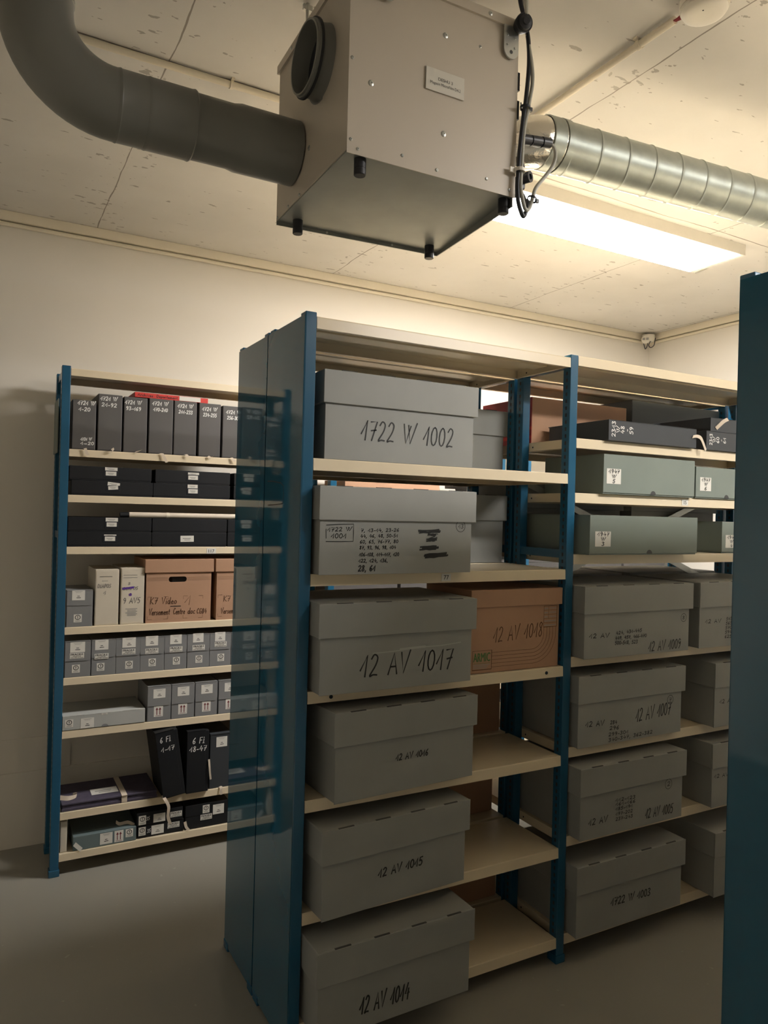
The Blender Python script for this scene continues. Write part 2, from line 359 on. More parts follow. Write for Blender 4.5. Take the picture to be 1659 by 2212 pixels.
# ---------------------------------------------------------------- shelving
PW = .0357
def post_mb(x, y, dep, H, holes=True, front=False):
    b = MB().box(x, x+PW, y, y+dep, .006, H, 0, .0025)
    b.box(x-.004, x+PW+.004, y-.004, y+dep+.004, 0, .03, 0, .003)
    if holes:
        n = int((H-.12)/.0254)
        for i in range(n):
            z = .08+i*.0254
            for sx in (x-.0003, x+PW-.0002): b.box(sx, sx+.0005, y+dep*.40, y+dep*.60, z, z+.013, 1)
    return b
def shelf_mb(x0, x1, D, zb, lip=.036):
    zt = zb+lip; b = MB()
    b.box(x0, x1, .004, D-.004, zt-.002, zt-.0005)                         # deck
    
    for y, s in ((0, 1), (D, -1)):                                           # folded lips, leaning in a touch
        b.hexa([(x0,y,zb),(x1,y,zb),(x1,y+s*.002,zb),(x0,y+s*.002,zb),(x0,y+s*.0014,zt-.003),(x1,y+s*.0014,zt-.003),(x1,y+s*.004,zt-.003),(x0,y+s*.004,zt-.003)])
        b.hexa([(x0,y+s*.0014,zt-.003),(x1,y+s*.0014,zt-.003),(x1,y+s*.006,zt-.003),(x0,y+s*.006,zt-.003),(x0,y+s*.0028,zt),(x1,y+s*.0028,zt),(x1,y+s*.006,zt),(x0,y+s*.006,zt)])
    b.box(x0+.003, x1-.003, .001, .016, zb, zb+.0015).box(x0+.003, x1-.003, D-.016, D-.001, zb, zb+.0015)
    for x in (x0+.001, x1-.003):
        b.box(x, x+.002, .004, D-.004, zb+.001, zt-.001)
        for y in (.06, D-.06): b.box(x-.0004, x+.0024, y-.003, y+.003, zb+.014, zb+.020, 1)
    b.box(x0+.001, x0+.014, .004, D-.004, zb+.001, zb+.0022).box(x1-.014, x1-.001, .004, D-.004, zb+.001, zb+.0022)
    b.box(x0+.01, x1-.01, D*.38, D*.62, zt-.016, zt-.0022, 0, .002)          # stiffener under the deck
    return b
def rack(label, loc, D, H, bays, levels, name='steel_shelving_rack', front_y=True, hole_posts=True, lip=.036):
    t = thing(name, label, 'shelving', loc)
    x = 0; xs = [0]
    for W_ in bays: x += PW+W_; xs.append(x)
    for i, px in enumerate(xs):
        post_mb(px, 0, .040, H, hole_posts).build('upright_post', [M_BLUE, M_HOLE], t)
        post_mb(px, D-.040, .040, H, hole_posts, True).build('upright_post', [M_BLUE, M_HOLE], t)
        for z in (1.47, H-.045): MB().box(px+.006, px+PW-.006, .04, D-.04, z, z+.03).build('side_tie', M_BLUE, t)
    sh = []
    for i, W_ in enumerate(bays):
        row = []
        for zb in levels[i]:
            row.append(shelf_mb(xs[i]+PW+.0008, xs[i+1]-.0008, D, zb, lip).build('shelf', [M_CREAM, M_HOLE], t))
        sh.append(row)
    return t, xs, sh
ZA  = [2.1628, 1.741, 1.3948, 1.0437, .719, .3841, .0566]
ZA2 = [2.1735, 1.8736, 1.6734, 1.4488, 1.0731, .7433, .419, .0632]
ZB  = [2.1817, 1.8298, 1.6301, 1.4031, 1.052, .8311, .5989, .2432, .0629]
def number(shelf, s, x, z, w_, h_):
    b = MB().box(x, x+w_, -.0008, -.0002, z, z+h_)
    b.text(s, h_*.60, (x+w_/2, -.0008, z+h_*.20), UX, UZ, .0003, 1, center=True, bold=.0002)
    b.build('number_label', [M_PAPER, M_INK], shelf)
def end_panel(t, y0, y1, H, mark=False):
    b = MB().box(-.0022, -.0004, y0+.001, y1-.001, .014, H-.004, 0, .0006)
    b.box(-.0022, .006, y0+.001, y0+.0025, .014, H-.004).box(-.0022, .006, y1-.0025, y1-.001, .014, H-.004)
    if mark:
        b.ribbon([(-.287,1.713),(-.24,1.712),(-.165,1.705),(-.142,1.695),(-.14,1.665),(-.146,1.640),(-.2,1.637),(-.281,1.634)], .003, (-.0022,0,0), (0,-1,0), (0,0,1), .0004, 1)
    b.build('end_panel', [M_PANEL, M_INK], t)

rA, xsA, shA = rack('blue and cream steel rack facing the camera, shelf numbers 77 and 15', (0,0,0), .305, 2.2107, [1.0, 1.25], [ZA, ZA2])
number(shA[0][2], '77', .500, 1.4005, .036, .024); number(shA[1][2], '15', 1.640, 1.679, .036, .024)
end_panel(rA, 0, .318, 2.204, True)
for h in ((.113, 1.059), (.957, 1.062)):
    MB().cyl((h[0], .001, h[1]), (h[0], -.0006, h[1]), .006, 14).build('lip_hole', M_HOLE, shA[0][3])
def brace(t, x0, x1, zc, dz, y):
    for s in (-1, 1):
        a, c_ = Vector((x0, y, zc-s*dz)), Vector((x1, y, zc+s*dz)); d = (c_-a).normalized(); n = Vector((-d.z, 0, d.x))*.013
        y_ = Vector((0, .0015, 0)); k = Vector((0, .004 if s > 0 else 0, 0))
        MB().hexa([a-n-y_+k, c_-n-y_+k, c_-n+y_+k, a-n+y_+k, a+n-y_+k, c_+n-y_+k, c_+n+y_+k, a+n+y_+k]).build('cross_brace', M_ZINC, t)
brace(rA, 1.0714, 2.3214, 1.53, .235, .3125)
rR, xsR, shR = rack('steel rack standing back to back behind the rack with number 77', (0,.322,0), .312, 2.2107, [1.0, 1.25], [ZA, [z for z in ZA2 if z != 1.6734]])
end_panel(rR, 0, .312, 2.204)
rB, xsB, shB = rack('steel rack along the back wall, shelf number 117', (-.5326,1.4503,0), .29, 2.2233, [1.25, 1.25, 1.25], [ZB, ZB, ZB], lip=.032)
number(shB[0][3], '117', .6505, 1.403, .044, .025)
MB().box(-.004, -.0005, .10, .288, 1.85, 2.09).build('side_stop', M_GREEN, rB)
rC, xsC, shC = rack('blue rack at the right edge, only its end panel in view', (.757,-1.50,0), .624, 2.2107, [1.0, 1.0], [ZA[:1]+ZA[1:], ZA])
end_panel(rC, .002, .622, 2.204)
MB().box(PW, 2*PW+2.0, .30, .304, .05, 2.16).build('light_block_sheet', M_BLUE, rC)  # unseen sheet, added so the open rack blocks the aisle lamp

# ---------------------------------------------------------------- archive boxes with lids
def container(label, x, y, z, rz=0.0, W=.543, D=.345, H=.270, lid=.101, ov=.009, ovr=.013, group=None, kind='grey', ink=None, slots=True):
    mb_, nm, cat = (M_GREY, 'archive_box', 'box') if kind == 'grey' else (M_CARD, 'cardboard_archive_box', 'box')
    t = thing(nm, label, cat, (x, y, z), rz, group)
    th = .0035; hb = H-.008
    b = MB().box(.004, W-.003, th+.003, D, 0, hb, 0, .002)
    b.box(0, W, 0, th, 0, hb, 0, .0012)                                    # front sheet, a hair ahead of the sides
    b.build('box_body', [mb_, M_GREYD], t)
    l = MB(); zl = H-lid
    l.box(-ov+.003, W+ovr-.0025, -.0025, D+.006, zl, H, 0, .003)
    l.box(-ov+.004, W+ovr-.004, -.006, .004, H-.006, H-.0005, 0, .001)
    l.box(-ov, W+ovr, -.0085, -.0050, zl, H-.001, 0, .0014)
    if slots and kind == 'grey':
        n = 4
        for i in range(n):
            cx = W*(.14+.245*i); l.box(cx-.026, cx+.026, -.0075, -.0015, H-.0012, H+.0010, 1)
    l.build('lid', [mb_, M_GREYD], t)
    return t
def ink_on(t, entries, pen=.0032, m=M_INK, name='handwriting', y=0.0):
    for e in entries:
        b = MB(); s, x0, z0, x1, z1, h = e[:6]; p = e[6] if len(e) > 6 else pen
        write(b, s, x0, z0, x1, z1, h, p, (0, y, 0)); b.build(name, m, t)
GA = 'grey lidded archive boxes'
GAg = None
c = container('grey archive box marked 1722 W 1002, on the shelf below the rack top', .073, .006, 1.7775)
ink_on(c, [('1722 W 1002',.1203,.0655,.4602,.0625,.0612)], .0036)
c = container('grey archive box marked 1722 W 1001, with crossed-out lines of numbers', .0440, -.041, 1.4315, W=.541, H=.264, ov=.006, ovr=.012)
b = MB()
for s, x0, z0, x1, z1, h, p in [('1722 W',.0245,.1287,.103,.1312,.0115,.0019),('1001',.0363,.1091,.0861,.1093,.0135,.0021),
 ('7, 13-14, 23-26',.1345,.128,.2667,.1306,.0098,.0018),('44, 46, 48, 50-51',.1334,.111,.263,.1132,.0098,.0018),('60, 65, 76-77, 80',.1324,.0937,.2648,.0954,.0098,.0018),
 ('87, 93, 96, 98, 104',.1313,.076,.257,.0772,.0098,.0018),('106-108, 114-117, 120',.1303,.0545,.2689,.055,.0106,.0018),('122, 124, 136,',.1293,.0361,.2292,.0365,.0102,.002),('28, 61',.1284,.0097,.1867,.0101,.0169,.003)]:
    write(b, s, x0, z0, x1, z1, h, p)
b.build('handwriting', M_INK, c); b = MB()
b.ribbon([(.0197,.136),(.0205,.1085)], .002, (0,0,0), UX, UZ, .0008)
b.ribbon([(.0205,.1475),(.06,.150),(.1098,.1515),(.1098,.125),(.1095,.1000),(.07,.0985),(.0205,.099)], .0025, (0,0,0), UX, UZ, .0008)
b.build('ink_frame', M_INK, c); b = MB()
circle(b, .4977, .1500, .0175, .0017); write(b, '13', .488, .1435, .508, .1435, .013, .0016)
b.build('circled_number', M_INK, c); b = MB()
for x0, z0, x1, z1, h in [(.3432,.1310,.4199,.1345,.0095),(.3761,.1218,.4069,.1228,.006),(.3744,.1052,.4052,.1070,.0115),(.3491,.0790,.4082,.0805,.0120),(.3651,.0535,.4468,.0592,.0130)]:
    for j in range(4):
        zz = h*(j-1.5)/4; jt = random.uniform(-.006,.006)
        b.ribbon([(x0+jt+(x1-x0)*k/5, z0+(z1-z0)*k/5+zz+random.uniform(-.0012,.0012)) for k in range(6)], h*.42, (0,0,0), UX, UZ, .0006+.0001*j)
b.ribbon(S((.39,.130),(.374,.124),(.386,.119),(.40,.117),(.380,.111)), .0028, (0,0,0), UX, UZ, .0008)
b.build('crossed_out_lines', M_INK, c)
c = container('grey archive box marked 12 AV 1017, with a pale scuff above the writing', .0465, -.059, 1.0802, W=.537, H=.269)
ink_on(c, [('12 AV 1017',.1306,.0445,.4624,.0452,.0648)], .0040)
MB().ribbon([(.175,.1130),(.25,.1150),(.33,.1215),(.42,.1215),(.495,.1275)], .0035, (0,0,0), UX, UZ, .0004).ribbon([(.27,.1190),(.36,.1225)], .007, (0,0,0), UX, UZ, .0005).build('scuff_mark', M_SCUFF, c)
c = container('grey archive box marked 12 AV 1016, in the lower left bay', .103, -.062, .7555, .063, W=.520, H=.270, ovr=.009)
ink_on(c, [('12 AV 1016',.2136,.0966,.3357,.0961,.0194)], .0028)
c = container('grey archive box marked 12 AV 1015, one above the lowest box in the left bay', .068, -.069, .4206, .055, W=.524, D=.34, H=.266)
ink_on(c, [('12 AV 1015',.1907,.0858,.3543,.0892,.0254)], .0034)
c = container('grey archive box marked 12 AV 1014, on the lowest shelf of the left bay', .0475, -.103, .0931, .012, W=.532, D=.34, H=.264)
ink_on(c, [('12 AV 1014',.1355,.0450,.3061,.0420,.049)], .0040)

c = container('grey archive box marked 12 AV 1009, uppermost lidded container left of the blue panel', 1.0825, -.052, 1.1096, -.014, W=.543, H=.264)
ink_on(c, [('12 AV',.0235,.0754,.12,.0735,.0154,.0024),('424, 431-445',.154,.0814,.2853,.0864,.0118,.0019),('449, 457, 466-470',.1513,.0628,.311,.0648,.0118,.0019),('500-518, 523',.1499,.0447,.265,.0434,.0128,.0019),('12 AV 1009',.3231,.0080,.4971,.011,.0366,.0028)])
b = MB(); circle(b, .5117, .1289, .015, .0016); write(b, '8', .505, .1225, .517, .1225, .013, .0016); b.build('circled_number', M_INK, c)
c = container('grey archive box right of the uppermost lidded container, numbers 545 to 625 half hidden', 1.694, -.054, 1.1096, H=.264)
ink_on(c, [('12 AV',.0341,.0985,.1293,.0975,.015),('545',.1622,.1046,.1974,.1057,.0121),('565',.1604,.0867,.1981,.0875,.0121),('570',.1586,.0687,.1988,.0693,.012),('594-',.1568,.0508,.208,.0507,.012),('625-',.155,.0329,.2087,.0324,.012)], .0020)
c = container('grey archive box marked 12 AV 1007, on the shelf right below box 12 AV 1009', 1.0875, -.027, .7798, D=.325, W=.545, H=.263)
ink_on(c, [('12 AV',.036,.0761,.1277,.0723,.0186,.0025),('284',.1595,.0726,.1939,.0711,.013,.0021),('296',.1569,.0515,.205,.0497,.013,.0021),('299-301',.1522,.0286,.2546,.0276,.0125,.0019),('340-347, 362-382',.1529,.0076,.3847,.0118,.0125,.0019),('12 AV 1007',.2922,.0659,.4834,.0757,.0486,.0029)])
b = MB(); circle(b, .4813, .1327, .0165, .0018); write(b, '7', .474, .126, .488, .126, .014, .0016); b.build('circled_number', M_INK, c)
c = container('grey archive box one shelf below the box numbered 545, mostly behind the blue panel', 1.801, -.051, .7798, W=.498, H=.263)
ink_on(c, [('12 AV',.0308,.0957,.1171,.0941,.0153)], .0022)
c = container('grey archive box marked 12 AV 1005, with a tall column of number ranges', 1.0825, -.054, .4555, W=.535, H=.262)
ink_on(c, [('12 AV', .0417,.0506,.1339,.0496,.0219,.0027), ('12 AV 1005',.332,.0258,.4829,.0226,.0358,.0030)])
b = MB()
for s, x0, z0, x1, z1 in [('112-123',.174,.1156,.2757,.1128),('161-166',.1745,.1002,.2762,.0971),('185-191',.1751,.0825,.2627,.0815),('197-202',.1758,.0639,.2634,.0626),('237-243',.1765,.0449,.2641,.0434)]: write(b, s, x0, z0, x1, z1, .0115, .0019)
b.build('number_list', M_INK, c)
b = MB(); circle(b, .456, .1388, .0185, .0018); write(b, '2', .449, .131, .465, .131, .016, .0018); b.build('circled_number', M_INK, c)
c = container('grey archive box cut by the blue panel, one above the lowest shelf', 1.793, -.054, .4555, W=.505, H=.262)
ink_on(c, [('12 AV',.0135,.1198,.1006,.1171,.0142)], .0021)
c = container('grey archive box marked 1722 W 1003, on the lowest shelf at right', 1.084, -.046, .0997, W=.550, H=.261)
ink_on(c, [('1722 W 1003',.1695,.0829,.3767,.0762,.0275)], .0034)
container('unmarked grey archive box on the lowest shelf, at the blue panel edge', 1.797, -.072, .0997, W=.50, H=.264)

# ---- ARMIC carton and the boxes of the rear rack seen through the gaps
def carton(label, x, y, z, W, D, H, lid=.06, ov=.006, group=None):
    t = thing('cardboard_archive_box', label, 'box', (x, y, z), 0, group)
    MB().box(0, W, 0, D, 0, H-.004, 0, .002).build('box_body', M_CARD, t)
    l = MB().box(-ov, W+ov+.004, -.006, D+.006, H-lid, H, 0, .002); l.build('lid', M_CARD, t)
    return t
c = carton('brown cardboard box marked 12 AV 1018, with a green printed logo', .634, .015, 1.0802, .388, .275, .284)
ink_on(c, [('12 AV 1018',.0927,.1019,.3097,.1119,.0507)], .0026, M_CARDL)
b = MB()
def rect(b, x0, z0, x1, z1, p, m=0, lift=.0006):
    for q in ([(x0,z0),(x1,z0)],[(x0,z1),(x1,z1)],[(x0,z0),(x0,z1)],[(x1,z0),(x1,z1)]): b.ribbon(q, p, (0,0,0), UX, UZ, lift, m)
rect(b, .0084, .0120, .0884, .0770, .0012); b.ribbon([(.0084,.012),(.0884,.012),(.0884,.077)], .0028, (0,0,0), UX, UZ, .0007)
b.text('ARMIC', .030, (.0125,0,.0400), UX, UZ, .0007, 1, width=.070, bold=.0008)
b.ribbon([(.012,.034),(.082,.034)], .0010, (0,0,0), UX, UZ, .0007, 1)
for i in range(3): b.ribbon([(.013,.029-.0055*i),(.080-.006*i,.029-.0055*i)], .0022, (0,0,0), UX, UZ, .0005, 2)
rect(b, .3167, .1440, .3770, .2190, .0012); b.ribbon([(.3167,.144),(.377,.144),(.377,.219)], .0022, (0,0,0), UX, UZ, .0007)
for i in range(1, 5): b.ribbon([(.3167,.144+.015*i),(.377,.144+.015*i)], .0009, (0,0,0), UX, UZ, .0007)
b.ribbon([(.338,.174),(.338,.219)], .0009, (0,0,0), UX, UZ, .0007)
for i in range(5): b.ribbon([(.320+.0*i,.150+.015*i),(.334 if i > 1 else .372,.150+.015*i)], .0030, (0,0,0), UX, UZ, .0005, 2)
for i in range(3): b.ribbon([(.345,.181+.015*i),(.372,.181+.015*i)], .0025, (0,0,0), UX, UZ, .0005, 2)
for i in range(5):
    z0 = .0185+.0125*i; xv = .3735-.0135*(i if True else 0); r_ = .105-.018*i
    xr = .318+.0138*i; xr = .3735-.0138*(4-i)*1.0
    xr = .318+.0138*(4-i)
    rr = .055+.012*(4-i)
    pts = [(.0884,z0),(xr-rr,z0)] + [(xr-rr+rr*math.sin(math.radians(a)), z0+(rr)*(1-math.cos(math.radians(a)))) for a in range(10, 91, 10)] + [(xr,.144)]
    b.ribbon(pts, .0012, (0,0,0), UX, UZ, .0006)
b.build('printed_design', [M_CARDL, M_INKG, M_INKL], c)
c = carton('brown cardboard box behind the uppermost empty shelf space, right of 12 AV 1016', .632, .347, .7555, .390, .28, .285)
c = carton('brown cardboard box behind the empty shelf right of 12 AV 1015, numbers 499 and 518', .634, .385, .4206, .390, .25, .285)
ink_on(c, [('471-499',.225,.2300,.325,.2300,.016),('-518',.255,.2030,.325,.2030,.016)], .0025, M_CARDL)
c = carton('brown cardboard box behind the lowest empty shelf, right of 12 AV 1014', .633, .345, .0931, .390, .28, .285)
container('bright grey archive box in the rear rack, right of the top box 1722 W 1002', .478, .366, 1.7775, D=.30, H=.262, group=None)
container('grey archive box in the rear rack, right of the box with crossed-out lines', .470, .345, 1.4315, D=.33, H=.268)
for x, z, l in [(1.10,1.4853,'grey archive box in the rear rack, behind the left arm of the cross brace'),(1.72,1.4853,'grey archive box in the rear rack, behind the right arm of the cross brace'),
              (1.10,1.1096,'grey archive box in the rear rack, over the lid of 12 AV 1009'),(1.72,1.1096,'dim grey archive box in the rear rack, above the box numbered 545')]:
    container(l, x, .335, z, D=.33, W=.55, H=.27, slots=False)
t = thing('shipping_carton', 'large brown carton with a red side, behind the 2313 W box', 'box', (1.149,.345,1.9103))
MB().box(0, .536, 0, .34, 0, .200, 0, .002).build('box_body', M_CARD, t)
b = MB().box(-.0016, -.0002, .001, .339, .0, .2, 0)
for z0, z1 in ((.030,.042),(.066,.078)): b.box(-.0020, -.0016, .001, .20, z0, z1, 1)
b.build('red_side', [M_RED, M_REDB], t)
t = thing('flat_box', 'tall slate grey box at the back of the top right shelf', 'box', (1.715,.34,1.9103))
MB().box(0, .582, 0, .27, 0, .236, 0, .003).build('box_body', M_SLATE, t); MB().box(-.003, .585, -.003, .273, .10, .240, 0, .003).build('lid', M_SLATE, t)

# ---- slate ribbon boxes 2313 W and grey-green boxes 1947 W
def rib(b, pts, w_=.016, n=(0,1,0)):     # a woven tape: path in space, width along the given direction
    P = smooth_path(pts, 6); w2 = Vector(n).normalized()*w_/2
    vs = []
    for i, p in enumerate(P):
        vs += [p-w2, p+w2]
    fs = [(2*i, 2*i+1, 2*i+3, 2*i+2) for i in range(len(P)-1)]
    t = [(P[min(i+1,len(P)-1)]-P[max(i-1,0)]).normalized() for i in range(len(P))]
    v2 = []
    for i, p in enumerate(P):
        nn = t[i].cross(w2.normalized())*.0006
        v2 += [p-w2+nn, p+w2+nn]
    k = len(b.v); b.add(vs, fs, 0, True); b.add(v2, [f[::-1] for f in fs], 0, True); return b
def clam(label, x, y, z, W, D, H, m, group=None, name='flat_ribbon_box'):
    t = thing(name, label, 'box', (x, y, z), 0, group)
    MB().box(.003, W-.003, .003, D-.003, 0, H-.004, 0, .0015).build('tray', m, t)
    b = MB().box(0, W, 0, .0028, 0, H, 0, .001).box(0, W, 0, D, H-.004, H, 0, .0014)
    b.add([(-.0005,.003,H-.001),(-.0005,D*.85,H-.001),(-.0005,D*.85,H*.70),(-.0005,.003,H*.18)], [(0,1,2,3)], 0)
    b.build('lid_flap', m, t)
    return t
def column_text(mb, lines, x0, x1, z0, z1, pen):     # reads upwards: each line runs along +z, lines step to the right
    n = len(lines); w_ = (x1-x0)/n
    for i, s in enumerate(lines):
        st, tw = glyphs(s); h = w_*.78; L_ = min(z1-z0, tw*h*1.35) if len(s) < 4 else z1-z0; k = L_/tw; zc = (z0+z1)/2-L_/2
        for p in st: mb.ribbon([(x0+w_*(i+.9)-b_*h, zc+a*k) for a, b_ in p], pen, (0,0,0), UX, UZ, .0008)
c = clam('slate ribbon-tied flat box written 2313 W 48-59, left on its shelf', 1.21, -.02, 1.9103, .482, .335, .077, M_NAVY)
b = MB(); column_text(b, ['2313','W','48','-','59'], .0124, .127, .014, .072, .0030); b.build('white_writing', M_CHALK, c)
rib(MB(), [(.455,-.004,.044),(.475,-.008,.047),(.495,-.010,.041),(.510,-.011,.020),(.525,-.012,-.008)], .014, (.5,0,1)).build('ribbon', M_RIBBON, c)
c = clam('slate ribbon-tied flat box written 2313 W 60-61, under a box with loose ribbon', 1.763, -.012, 1.9103, .46, .335, .078, M_NAVY)
b = MB(); column_text(b, ['2313','W','60','-','61'], .0158, .1209, .020, .066, .0026); b.build('white_writing', M_CHALK, c)
c = clam('slate flat box with a loose ribbon, stacked on the 2313 W 60-61 box', 1.797, -.004, 1.9893, .43, .32, .056, M_NAVY)
rib(MB(), [(.030,-.003,.012),(.040,-.012,.026),(.055,-.020,.042),(.075,-.024,.052)], .017, (.7,0,-.6)).build('ribbon', M_RIBBON, c)
def green_box(label, x, y, z, W, D, H, lab, txt, notch):
    t = thing('flat_archive_box', label, 'box', (x, y, z))
    MB().box(.002, W-.002, .003, D-.002, 0, H-.003, 0, .0015).build('tray', M_GREEN, t)
    b = MB().box(0, W, -.0015, .0015, .0055, H, 0, .0008).box(0, W, 0, D, H-.004, H, 0, .0015).box(0, .0016, 0, D, .006, H, 0, .0006).box(W-.0016, W, 0, D, .006, H, 0, .0006)
    # thumb notch cut in the lower edge of the lid front
    r_ = .015; pts = [(notch+r_*math.cos(math.radians(a)), r_*math.sin(math.radians(a))+.004) for a in range(0, 181, 15)]
    b.add([(p[0], -.0019, p[1]) for p in pts], [tuple(range(len(pts)))], 1)
    b.build('lid', [M_GREEN, M_GREYD], t)
    x0, z0, w_, h_ = lab
    b = MB().box(x0, x0+w_, -.0024, -.0016, z0, z0+h_)
    write(b, txt[0], x0+w_*.12, z0+h_*.70, x0+w_*.88, z0+h_*.70, h_*.26, .0022, (0,-.0024,0), m=1)
    write(b, txt[1], x0+w_*.36, z0+h_*.40, x0+w_*.64, z0+h_*.40, h_*.20, .0022, (0,-.0024,0), m=1)
    write(b, txt[2], x0+w_*.40, z0+h_*.06, x0+w_*.58, z0+h_*.06, h_*.24, .0022, (0,-.0024,0), m=1)
    b.build('paper_label', [M_PAPER, M_INK], t)
    return t
green_box('grey-green flat box with white label 1947 W 5, larger of the two on its shelf', 1.188, -.02, 1.7100, .497, .322, .148, (.0151,.0383,.0727,.0565), ('1947','W','5'), .262)
green_box('grey-green flat box with white label 1947 W 6, lower one beside box W 5', 1.706, -.01, 1.7100, .50, .315, .128, (.0247,.031,.067,.055), ('1947','W','6'), .190)
green_box('grey-green flat box with white label 1947 W 3, on the shelf under number 15', 1.093, -.055, 1.4853, .572, .355, .145, (.0257,.0310,.0768,.055), ('1947','W','3'), .305)
green_box('grey-green flat box with white label 1947 W 4, cut by the blue panel', 1.888, 0.0, 1.4853, .42, .31, .132, (.0232,.0225,.072,.054), ('1947','W','4'), .25)
# ---------------------------------------------------------------- back wall rack: stickers and small marks
def sticker(t, kind, x, z, w_, h_, y=0.0, name=None):
    b = MB().box(x, x+w_, y-.0007, y-.0001, z, z+h_); o = y-.0007
    def bar(a, c_, zz, th, m=1): b.ribbon([(x+w_*a, z+h_*zz), (x+w_*c_, z+h_*zz)], h_*th, (0,o,0), UX, UZ, .0003, m)
    nm = 'paper_label'
    if kind == 'LABEL':
        bar(.22,.80,.90,.030,2); bar(.30,.70,.80,.026,2)
        bar(.42,.58,.42,.055); bar(.36,.66,.26,.060)
    elif kind == 'SLIP':
        bar(.18,.75,.55,.13,2); bar(.30,.70,.30,.10,2)
    elif kind == 'FRAGILE':
        b.text('FRAGILE', h_*.36, (x+w_*.07,o,z+h_*.57), UX, UZ, .0003, 1, width=w_*.86, bold=.0004)
        b.text('MANIPULER', h_*.13, (x+w_*.22,o,z+h_*.33), UX, UZ, .0003, 1, width=w_*.56, bold=.0003)
        b.text('AVEC PRECAUTION', h_*.13, (x+w_*.05,o,z+h_*.10), UX, UZ, .0003, 1, width=w_*.90, bold=.0003); nm = 'fragile_label'
    elif kind == 'WARN':
        b.ribbon([(x+w_*.5+math.cos(a*.3142)*w_*.31, z+h_*.62+math.sin(a*.3142)*w_*.29) for a in range(21)], w_*.085, (0,o,0), UX, UZ, .0003, 1)
        b.ribbon([(x+w_*.5,z+h_*.78),(x+w_*.5,z+h_*.58)], w_*.085, (0,o,0), UX, UZ, .0003, 1); b.ribbon([(x+w_*.5,z+h_*.49),(x+w_*.5,z+h_*.46)], w_*.085, (0,o,0), UX, UZ, .0003, 1)
        bar(.16,.84,.20,.05,2); bar(.22,.78,.11,.035,2); nm = 'warning_label'
    elif kind == 'UP':
        for c_ in (.33,.67):
            b.ribbon([(x+w_*c_,z+h_*.20),(x+w_*c_,z+h_*.72)], w_*.085, (0,o,0), UX, UZ, .0003, 3)
            b.add([(x+w_*(c_-.15),o-.0004,z+h_*.66),(x+w_*(c_+.15),o-.0004,z+h_*.66),(x+w_*c_,o-.0004,z+h_*.88)], [(0,1,2)], 3)
        bar(.18,.82,.10,.035,3); nm = 'up_arrow_label'
    return b.build(nm, [M_PAPER, M_INK, M_INKL, M_INKR], t)

# ---- first shelf: seven dark grey binder boxes
YF = 1.453
BX = [(-.487,.097,.217),(-.382,.102,.252),(-.273,.102,.250),(-.163,.108,.253),(-.050,.105,.253),(.066,.104,.253),(.179,.104,.250)]
RNG = ['1-20','21-92','93-169','170-210','211-233','234-255','256-306']
ORDB = ['leftmost','tall second','third','middle','fifth','sixth','seventh, partly hidden']
TX = [(.0202,.1955),(.0081,.2232),(.0035,.2165),(.0128,.2219),(.0144,.221),(.0133,.2169),(.016,.2123)]
tails = [[(.05,-.001,.004),(.055,-.010,.004),(.060,-.012,-.014),(.068,-.011,-.024)],
         [(.060,-.001,.006),(.062,-.014,.012),(.064,-.018,.004),(.061,-.008,-.004)],
         [(.052,-.001,.001),(.066,-.012,.006),(.078,-.016,.012)],
         [(.050,-.001,.002),(.062,-.009,.000),(.072,-.012,-.018),(.082,-.012,-.038)],
         [(.050,-.001,.003),(.058,-.010,.003),(.066,-.013,-.006)],
         [(.045,-.001,-.002),(.056,-.012,-.004),(.068,-.015,.003)],
         [(.045,-.001,.000),(.054,-.011,-.006),(.062,-.013,-.016)]]
for i, (x, w_, h) in enumerate(BX):
    t = thing('binder_box', '%s dark grey binder box marked 1721 W %s' % (ORDB[i], RNG[i].replace('-', ' to ')), 'box', (x, YF, 1.8623), 0, 'binder boxes on the top shelf of the back rack')
    MB().box(0, w_, .0, .25, 0, h, 0, .002).build('box_body', M_BIND, t)
    MB().box(.002, w_-.002, -.0012, .0015, .004, h-.003, 0, .0008).build('front_flap', M_BIND, t)
    b = MB(); tx, tz = TX[i]; tw = .070 if i else .0705
    write(b, '1721 W', tx, tz, tx+tw, tz+.001, .0172, .0028, (0,-.0012,0)); write(b, RNG[i], tx+.005, tz-.0265, tx+(.0511 if i == 0 else .069), tz-.0265, .0160, .0026, (0,-.0012,0))
    if i == 0:
        write(b, '1721 W', .0354,.0391,.0797,.0412,.0125, .0024, (0,-.0012,0)); write(b, '1>20', .0358,.0208,.0898,.0223,.013, .0024, (0,-.0012,0))
    b.build('white_writing', M_CHALK, t)
    rib(MB(), [(a, -.0075 if a2 > -.004 else a2, max(c_, .002) if a2 > -.006 else c_) for a, a2, c_ in tails[i]], .012, (.8,.2,.6) if i in (1,2,5) else (1,0,.3)).build('ribbon', M_RIBBON, t)
t = thing('red_folder_strip', 'thin red folder with white patch and handwriting, lying on the grey boxes', 'folder', (-.226,1.462,2.1165), 0)
MB().box(0, .335, 0, .20, 0, .0225, 0, .001).build('folder_body', M_REDB, t)
MB().box(.200, .299, -.0008, .0001, .0015, .0212).build('white_patch', M_PAPER, t)
b = MB(); write(b, 'Archives', .012,.0055,.080,.0055,.0125, .0016); write(b, 'Departement.', .096,.0055,.196,.0050,.0125, .0016); b.build('handwriting', M_INK, t)

